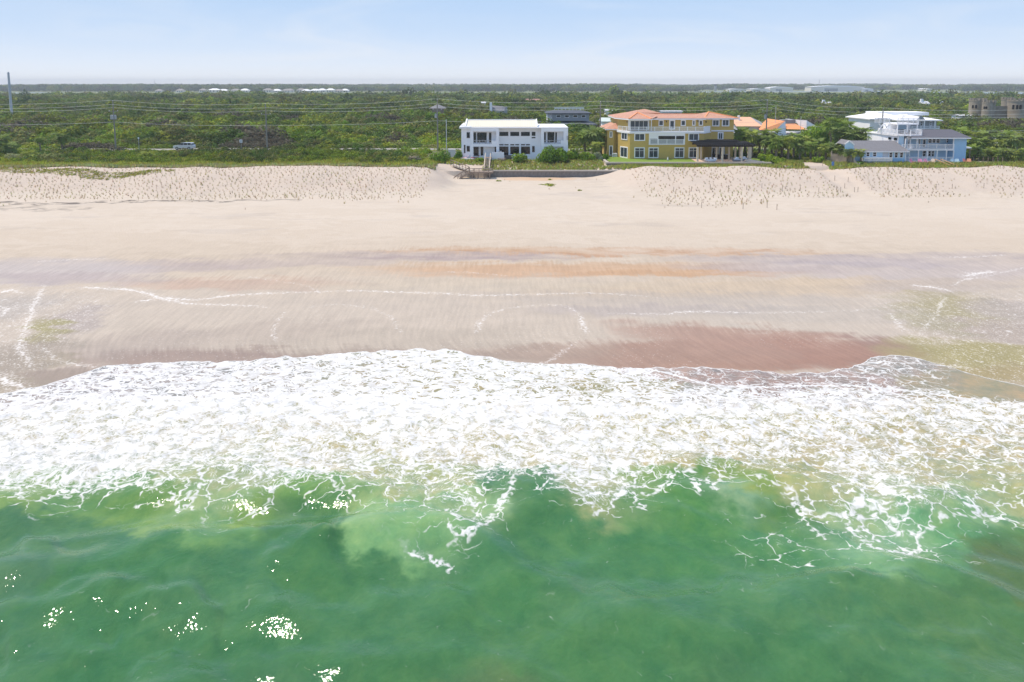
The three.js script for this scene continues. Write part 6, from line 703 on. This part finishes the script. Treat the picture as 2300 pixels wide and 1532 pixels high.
  [[1230, 414, 'wide flat green creeper patch on the sand below the seawall', 3.4], [1120, 408, 'small creeper patch on the sand below the boardwalk', 1.4], [1237, 416, 'second creeper patch right of the widest one', 1.6], [1302, 425, 'lone grass clump on the open sand below the seawall end', 1.0], [1235, 405, 'small creeper clump close under the seawall', 1.0]].forEach(([px, py, lab, w]) => { const k = (22 - 2.6) / (22 - spot(px, py, 1)[1]), x = spot(px, py, 1)[0] * k, d = k; const g = thing('creeper_patch', lab, 'plant', x, height(x, d), -d); const geo = leafy(160, heap(7, 0.5, 0.62), 0.16); geo.scale(w / 2, 0.35, w / 3.2); const m = leafMat.clone(); m.color.setRGB(0.3, 0.36, 0.04); const f = new THREE.Mesh(geo, m); f.name = 'foliage'; g.add(f); });
}
console.log('palms done');

// ---------------------------------------------------------------- poles, wires, vehicles, small things
{
  const poles = [[253, 227, 'grey utility pole with three transformer cans in the left scrub', 3], [596, 234, 'slim wooden utility pole in the middle of the scrub', 0], [982, 224, 'wooden utility pole with one transformer left of the white house', 1], [1349, 229, 'grey utility pole rising behind the gap between the two houses', 0], [1724, 226, 'wooden utility pole with one transformer behind the palm row', 1], [1984, 244, 'leaning dark utility pole in front of the tall white house', 0]], tops = [];
  for (const [px, py, lab, cans] of poles) { const D = 186, [x, y1] = spot(px, py, D), t = thing('utility_pole', lab, 'utility pole', x, 5, -D, 'utility poles along the road');
    part('pole', cyl(x, 4.6, y1, -D, 0.2, 0.13, 12), M.pole, t); part('crossarm', box(x - 1.2, x + 1.2, y1 - 2.6, y1 - 2.44, -D - 0.1, -D + 0.1), M.pole, t); for (const dx of [-1.05, 1.05]) part('insulator', cyl(x + dx, y1 - 2.44, y1 - 2.2, -D, 0.05, 0.07, 8), M.whiteTrim, t); part('pin_insulator', [cyl(x, y1, y1 + 0.22, -D, 0.05, 0.07, 8)], M.whiteTrim, t);
    for (let i = 0; i < cans; i++) { const cx = cans === 1 ? x - 0.42 : x + (i - 1) * 0.5, cz = cans === 1 ? -D + 0.1 : -D + (i === 1 ? 0.42 : 0.2); part('transformer', [cyl(cx, y1 - 4.5, y1 - 3.55, cz, 0.27, 0.27, 14), cyl(cx, y1 - 3.55, y1 - 3.4, cz, 0.2, 0.1, 10)], M.steel, t); }
    tops.push([x, y1, -D]); }
  const run = [[tops[0][0] - 46, tops[0][1] - 0.6, -186], ...tops, [tops[5][0] + 44, tops[5][1], -186]];
  [['topmost pale wire strung along the roadside poles', 0.2], ['second highest wire strung along the roadside poles', -0.85], ['third wire strung along the roadside poles', -1.65], ['lowest wire strung along the roadside poles below the transformers', -5.2]].forEach(([lab, dy], n) => {
    const pts = []; for (let i = 0; i < run.length - 1; i++) for (let k = 0; k < 10; k++) { const t = k / 10, a = run[i], b = run[i + 1]; pts.push(V(lerp(a[0], b[0], t), lerp(a[1], b[1], t) + dy - 3 * t * (1 - t) * (n === 3 ? 0.5 : 0.9), -186 + (n === 1 ? 0.3 : n === 2 ? -0.3 : 0))); } pts.push(V(run[run.length - 1][0], run[run.length - 1][1] + dy, -186));
    const w = thing('power_line', lab, 'power line', pts[0].x, pts[0].y, pts[0].z, 'overhead wires along the road'); part('wire', new THREE.TubeGeometry(new THREE.CatmullRomCurve3(pts), 220, 0.03, 5), M.wire, w); });
  for (const [lab, px, t, b, D, r] of [['short white lamp post left of the white house', 1003, 270, 336, 178, 0.1], ['thin pole in front of the orange-roofed house', 1798, 263, 292, 200, 0.08], ['thin pale pole beside the peach-roofed house chimney', 1742, 240, 268, 215, 0.08]]) { const x = spot(px, b, D)[0], y = (py) => spot(px, py, D)[1], g = thing('lamp_post', lab, 'post', x, 5, -D); part('pole', cyl(x, 4.8, y(t), -D, r, r * 0.8, 10), M.greyWall, g); part('cap', cyl(x, y(t), y(t) + 0.15, -D, r * 1.4, r * 0.6, 10), M.steel, g); }
  { const D = 330, x = spot(18.5, 166, D)[0], top = 25.87, g = thing('monopole_mast', 'very tall slender white mast at the left edge of the woods', 'mast', x, 4, -D); part('shaft', cyl(x, 4, top, -D, 0.62, 0.42, 14), M.greyWall, g); part('cap', cyl(x, top, top + 0.8, -D, 0.46, 0.3, 14), M.steel, g); }
  for (const [lab, px, t, D] of [['faint thin radio mast on the horizon left of the far houses', 346, 177, 2400], ['short radio mast on the horizon above the far houses', 687, 187, 2400], ['thin mast on the horizon above the largest hangar', 1841, 178, 1900]]) { const [x, y] = spot(px, t, D), g = thing('radio_mast', lab, 'mast', x, 2, -D); part('shaft', cyl(x, 2, y, -D, 0.7, 0.4, 8), M.steel, g); part('cap', cyl(x, y, y + 0.8, -D, 0.5, 0.2, 8), M.steel, g); }
}
{ // parked car on the road, nose to the left
  const y = 5.22, D = 189.2, x0 = -85.61, L = 5.0, t = thing('parked_car', 'white sport utility vehicle heading left on the road behind the scrub', 'car', x0 + L / 2, y, -D);
  const paint = new THREE.MeshPhysicalMaterial({ color: 0xc9ccd2, roughness: 0.3, clearcoat: 1, clearcoatRoughness: 0.05 }), low = mat(52, 54, 60, 0.6);
  const ext = (pts, w, bev = 0.05) => { const s = new THREE.Shape(pts.map(([a, b]) => new THREE.Vector2(a, b))), g = new THREE.ExtrudeGeometry(s, { depth: w - 2 * bev, bevelEnabled: true, bevelThickness: bev, bevelSize: bev, bevelSegments: 2 }); g.translate(x0, y, -D - w / 2 + bev); return g; };
  part('body', ext([[0.06, 0.42], [0.02, 0.72], [0.12, 0.96], [0.5, 1.06], [1.35, 1.14], [4.85, 1.16], [4.94, 0.9], [4.94, 0.45], [4.5, 0.32], [0.4, 0.32]], 1.9), paint, t); part('roof', ext([[1.95, 1.66], [2.4, 1.74], [4.3, 1.74], [4.66, 1.66], [4.6, 1.6], [2.0, 1.58]], 1.56, 0.04), paint, t);
  part('greenhouse', ext([[1.3, 1.14], [2.0, 1.62], [4.56, 1.64], [4.86, 1.14]], 1.66, 0.03), M.glass, t); for (const [a, b] of [[2.55, 2.62], [3.6, 3.7], [4.45, 4.62]]) part('pillar', ext([[a, 1.13], [a + 0.03, 1.64], [b + 0.03, 1.64], [b, 1.13]], 1.7, 0.01), paint, t);
  part('sill', ext([[0.9, 0.3], [0.9, 0.42], [4.1, 0.42], [4.1, 0.3]], 1.94, 0.02), low, t);
  for (const wx of [0.95, 4.0]) for (const s of [-1, 1]) { const w = part('wheel', new THREE.CylinderGeometry(0.37, 0.37, 0.24, 22).rotateX(Math.PI / 2).translate(x0 + wx, y + 0.37, -D + s * 0.86), M.rubber, t); part('rim', new THREE.CylinderGeometry(0.23, 0.23, 0.26, 14).rotateX(Math.PI / 2).translate(x0 + wx, y + 0.37, -D + s * 0.865), M.steel, w); }
  for (const s of [-1, 1]) { part('headlight', box(x0 + 0.0, x0 + 0.22, y + 0.78, y + 0.92, -D + s * 0.72 - 0.15, -D + s * 0.72 + 0.15), M.glassPale, t); part('tail_light', box(x0 + 4.84, x0 + 4.97, y + 0.8, y + 1.06, -D + s * 0.8 - 0.1, -D + s * 0.8 + 0.1), mat(150, 24, 22, 0.3), t); part('mirror', box(x0 + 1.75, x0 + 1.95, y + 1.12, y + 1.26, -D + s * 1.02 - 0.08, -D + s * 1.02 + 0.08), paint, t); }
  const s = thing('road_sign', 'small square white road sign on a post in the scrub', 'sign', -66.84, 5, -184), sx = -66.84, sy = 7.74; part('panel', box(sx - 0.34, sx + 0.34, sy - 0.36, sy + 0.36, -184.03, -184), M.whiteTrim, s); part('symbol', box(sx - 0.08, sx + 0.1, sy - 0.2, sy + 0.2, -183.995, -183.99), M.dark, s); part('post', box(sx - 0.04, sx + 0.04, 4.8, sy - 0.3, -184.1, -184.03), M.steel, s);
  const q = thing('sign_post', 'slim grey post right of the first utility pole', 'post', -90.05, 5, -180), qx = -90.05; part('post', box(qx - 0.05, qx + 0.05, 4.8, 8.8, -180.05, -179.95), M.steel, q); part('panel', box(qx - 0.12, qx + 0.2, 8.58, 9.01, -179.94, -179.9), M.whiteTrim, q);
}
{ // things on and before the right-hand dune
  const nth = ['first', 'second', 'third', 'fourth', 'fifth', 'sixth', 'seventh', 'eighth', 'ninth', 'tenth', 'eleventh', 'twelfth', 'thirteenth', 'fourteenth', 'fifteenth', 'sixteenth', 'seventeenth', 'eighteenth', 'nineteenth', 'twentieth'];
  const stake = (lab, x, d, h, grp) => { const y = height(x, d), g = thing('stake', lab, 'stake', x, y, -d, grp); part('post', cyl(x, y - 0.3, y + h, -d, 0.045, 0.04, 7), M.wood, g); part('top', cyl(x, y + h, y + h + 0.05, -d, 0.05, 0.03, 7), M.dark, g); };
  const line = [[29.05, 133], [32.25, 133], [35.75, 133.54], [39.04, 133.54], [42.34, 133.54], [45.43, 134.64], [48.76, 133.54], [52.19, 134.09], [55.35, 133.54], [58.8, 134.09], [61.24, 136.33], [62.85, 138.64], [62.03, 134.09], [65.17, 134.09], [68.08, 134.09], [70.98, 134.09], [73.56, 134.09], [76.48, 133.54], [79.69, 134.09], [85.42, 134.09]];
  line.forEach(([x, d], i) => stake(`${nth[i]} wooden stake from the left in the long row at the right dune foot`, x, d, 0.85, 'stakes along the right dune foot'));
  [[30.82, 119.97], [37.28, 119.1], [41.45, 119.97], [42.44, 118.25]].forEach(([x, d], i) => stake(`${nth[i]} stake from the left on the lower sand before the planted dune`, x, d, 0.9, 'stakes on the lower sand'));
  [[64.24, 153.77], [61, 140.17], [59.19, 133.33], [62.59, 133.93], [68.1, 151.46]].forEach(([x, d], i) => stake(`${nth[i]} stake from the top along the sand path`, x, d, 0.9, 'stakes along the sand path'));
  { const x = 65.14, d = 151, y = height(x, d), g = thing('beach_sign', 'small blue notice board on a post at the head of the sand path', 'sign', x, y, -d), m = mat(96, 136, 190, 0.6); part('post', box(x - 0.05, x + 0.05, y - 0.2, y + 1.5, -d - 0.05, -d + 0.05), M.wood, g); part('panel', box(x - 0.24, x + 0.24, y + 0.8, y + 1.6, -d + 0.05, -d + 0.09), m, g); }
  // picket fence running down beside the path
  const pts = [[69.52, 162], [70.42, 159.6], [71, 157.4], [71.37, 155.2], [71.32, 152.6]], f = thing('picket_fence', 'weathered white picket fence stepping down beside the sand path', 'fence', pts[2][0], 5, -pts[2][1]);
  for (let i = 0; i < 4; i++) { const [ax, ad] = pts[i], [bx, bd] = pts[i + 1], ya = height(ax, ad), yb = height(bx, bd), g = [], hh = i === 3 ? 1.2 : 1.75; for (let k = 0; k <= 14; k++) { const t = k / 14, x = lerp(ax, bx, t), z = -lerp(ad, bd, t), y = lerp(ya, yb, t); g.push(box(x - 0.07, x + 0.05, y - 0.1, y + hh, z - 0.02, z + 0.02)); } g.push(beam(V(ax, ya + 0.4, -ad - 0.05), V(bx, yb + 0.4, -bd - 0.05), 0.05, 0.1), beam(V(ax, ya + hh - 0.35, -ad - 0.05), V(bx, yb + hh - 0.35, -bd - 0.05), 0.05, 0.1)); part('panel', g, M.woodPale, f).userData.kind = 'stuff'; }
  pts.forEach(([x, d], i) => part('post', box(x - 0.09, x + 0.09, height(x, d) - 0.2, height(x, d) + (i > 2 ? 1.7 : 2.3), -d - 0.09, -d + 0.09), M.woodPale, f));
  // garden chairs
  const chair = (lab, x, d, y, c, turn, grp) => { const m = mat(...c, 0.7), g = thing('garden_chair', lab, 'chair', x, y, -d, grp); const P = (n, geo) => { const q = new THREE.Mesh(joined(geo), m); q.name = n; g.add(q); }; P('seat', [box(-0.34, 0.34, 0.36, 0.42, -0.3, 0.36)]); P('backrest', [...Array(5).keys()].map((i) => beam(V(-0.28 + i * 0.14, 0.4, -0.26), V(-0.32 + i * 0.16, 1.05 + (i === 2 ? 0.08 : i % 4 ? 0.04 : 0), -0.52), 0.12, 0.03))); for (const s of [-1, 1]) { P('armrest', [box(s * 0.42 - 0.07, s * 0.42 + 0.07, 0.6, 0.64, -0.4, 0.4)]); P('leg', [box(s * 0.4 - 0.04, s * 0.4 + 0.04, 0, 0.6, 0.3, 0.38)]); P('leg', [beam(V(s * 0.38, 0, -0.5), V(s * 0.38, 0.42, 0.2), 0.06, 0.1)]); } g.rotation.y = turn; };
  const gy = (x, d) => height(x, d) + 0.02, cs = [['leftmost pink garden chair before the blue house porch', 84.33, [226, 150, 180], 0.5], ['second pink garden chair before the blue house porch', 85.92, [226, 150, 180], -0.3], ['third pink garden chair from the left before the blue house', 87.23, [226, 156, 184], 0.2], ['white and tan garden chair right of the pink chairs', 88.55, [224, 206, 186], -0.6], ['left pale blue garden chair at the blue house corner', 92.94, [196, 218, 228], 0.3], ['right pale blue garden chair at the blue house corner', 93.69, [196, 218, 228], -0.3], ['coral pink garden chair left of its orange neighbour', 95.72, [232, 150, 138], 0.4], ['orange tinted garden chair before the right palm grove', 96.37, [230, 168, 130], -0.5]];
  cs.forEach(([lab, x, c, tr], i) => chair(lab, x, i > 5 ? 156.9 : 156.5, gy(x, 156.6), c, tr, 'garden chairs on the right dune lawn'));
  for (const [lab, x] of [['left slanting timber handrail of the steps below the blue house', 89.52], ['right slanting timber handrail of the steps below the blue house', 90.71]]) { const g = thing('timber_handrail', lab, 'handrail', x, 5, -155), A = V(x - 0.5, height(x, 156.5) + 1.1, -156.6), B = V(x + 0.75, height(x, 152) + 0.2, -152.2); part('rail', beam(A, B, 0.16, 0.14), M.timber, g); for (const t of [0.02, 0.5, 0.95]) { const p = A.clone().lerp(B, t); part('post', box(p.x - 0.06, p.x + 0.06, height(p.x, -p.z) - 0.3, p.y, p.z - 0.06, p.z + 0.06), M.timber, g); } }
  { const g = thing('wire_fence', 'thin dark post and rail fence under the right palm grove', 'fence', 101.8, 5, -159), xa = 98.66, xb = 104.86; for (let i = 0; i < 7; i++) { const x = lerp(xa, xb, i / 6); part('post', box(x - 0.05, x + 0.05, 4.8, 6.3, -159.05, -158.95), M.wood, g); } for (const y of [5.7, 6.15]) part('rail', box(xa, xb, y - 0.03, y + 0.03, -158.95, -158.9), M.woodDark, g); }
  { const g = thing('covered_grill', 'white covered grill parked under the carport of the blue house', 'grill', 98.35, 5.1, -163), x = 98.35; part('cover', [new THREE.SphereGeometry(0.6, 14, 10).scale(1, 1.1, 0.8).translate(x, 5.95, -163), box(x - 0.5, x + 0.5, 5.2, 5.9, -163.4, -162.6)], M.whiteTrim, g); part('wheel', [new THREE.CylinderGeometry(0.14, 0.14, 0.06, 12).rotateX(Math.PI / 2).translate(x - 0.4, 5.24, -162.55)], M.rubber, g); }
}
{ // beyond the lagoon: a row of houses, hangars, a control tower
  const nth = ['first', 'second', 'third', 'fourth', 'fifth', 'sixth', 'seventh', 'eighth', 'ninth', 'tenth', 'eleventh', 'twelfth', 'thirteenth', 'fourteenth', 'fifteenth', 'sixteenth', 'seventeenth', 'eighteenth'];
  [[355, 14, 0], [403, 16, 0], [454, 14, 0], [480, 26, 1], [500, 24, 1], [528, 20, 0], [548, 18, 1], [600, 20, 0], [620, 20, 1], [642, 18, 0], [650, 14, 0], [675, 18, 0], [686, 18, 1], [707, 22, 1], [722, 18, 1], [741, 18, 1], [760, 20, 0], [774, 16, 1]].forEach(([px, w, pale], i) => { const D = 1600 + (i % 3) * 14, x = spot(px, 205, D)[0], g = thing('lagoon_house', `${nth[i]} distant house from the left along the far lagoon shore`, 'house', x, 1.8, -D, 'houses on the far lagoon shore'), e = 5.2 + (i % 4) * 0.5; part('wall', box(x - w / 2, x + w / 2, 1.5, e, -D - 12, -D), M.farWall, g); part('roof', hip(x - w / 2 - 0.8, x + w / 2 + 0.8, -D + 1, -D - 13, e, e + 3.6, w * 0.36), pale ? M.whiteTrim : M.farRoof, g); for (const k of [-0.28, 0, 0.28]) part('window', box(x + k * w - 1, x + k * w + 1, 2.6, e - 0.7, -D, -D + 0.05), M.glassPale, g); });
  for (const [lab, a, b, py, D, hh] of [['largest white hangar on the airfield at the right horizon', 1822, 1942, 201.5, 1840, 10.5], ['second white hangar left of the largest one', 1730, 1782, 201, 1840, 8.5], ['long low white shed left of the second hangar', 1688, 1728, 201.5, 1840, 5], ['low white terminal at the right end of the largest hangar', 1938, 1962, 202, 1835, 5.5], ['small white hangar near the control tower', 1640, 1676, 200, 1850, 4.6], ['isolated small white building right of the hangars', 2082, 2094, 203, 1830, 5], ['low white roof left of the control tower', 1540, 1553, 196, 2000, 7]]) {
    const xa = spot(a, 200, D)[0], xb = spot(b, 200, D)[0], y0 = 1.6, g = thing('hangar', lab, 'hangar', (xa + xb) / 2, y0, -D); part('wall', box(xa, xb, y0, y0 + hh, -D - 40, -D), M.farWall, g); const n = 12, pts = []; for (let i = 0; i <= n; i++) { const t = i / n; pts.push([lerp(xa - 1, xb + 1, t), y0 + hh + hh * 0.32 * Math.sin(Math.PI * t)]); } const faces = []; for (let i = 0; i < n; i++) faces.push([[pts[i][0], pts[i][1], -D + 0.6], [pts[i + 1][0], pts[i + 1][1], -D + 0.6], [pts[i + 1][0], pts[i + 1][1], -D - 41], [pts[i][0], pts[i][1], -D - 41]], [[pts[i][0], y0 + hh - 0.2, -D + 0.6], [pts[i + 1][0], y0 + hh - 0.2, -D + 0.6], [pts[i + 1][0], pts[i + 1][1], -D + 0.6], [pts[i][0], pts[i][1], -D + 0.6]]); part('roof', polys(faces), M.whiteTrim, g); part('door', box(lerp(xa, xb, 0.25), lerp(xa, xb, 0.5), y0, y0 + hh * 0.66, -D, -D + 0.4), M.siding, g); }
  { const D = 1880, x = spot(1607, 195, D)[0], g = thing('control_tower', 'grey airport control tower on the right horizon', 'tower', x, 1.6, -D); part('shaft', cyl(x, 1.6, 15, -D, 3.4, 3, 12), M.siding, g); part('cab', cyl(x, 15, 19, -D, 3.6, 5, 12), M.glassPale, g); part('roof', cyl(x, 19, 20, -D, 5.2, 4, 12), M.whiteTrim, g); }
}

shade(scene);
renderer.render(scene, camera);
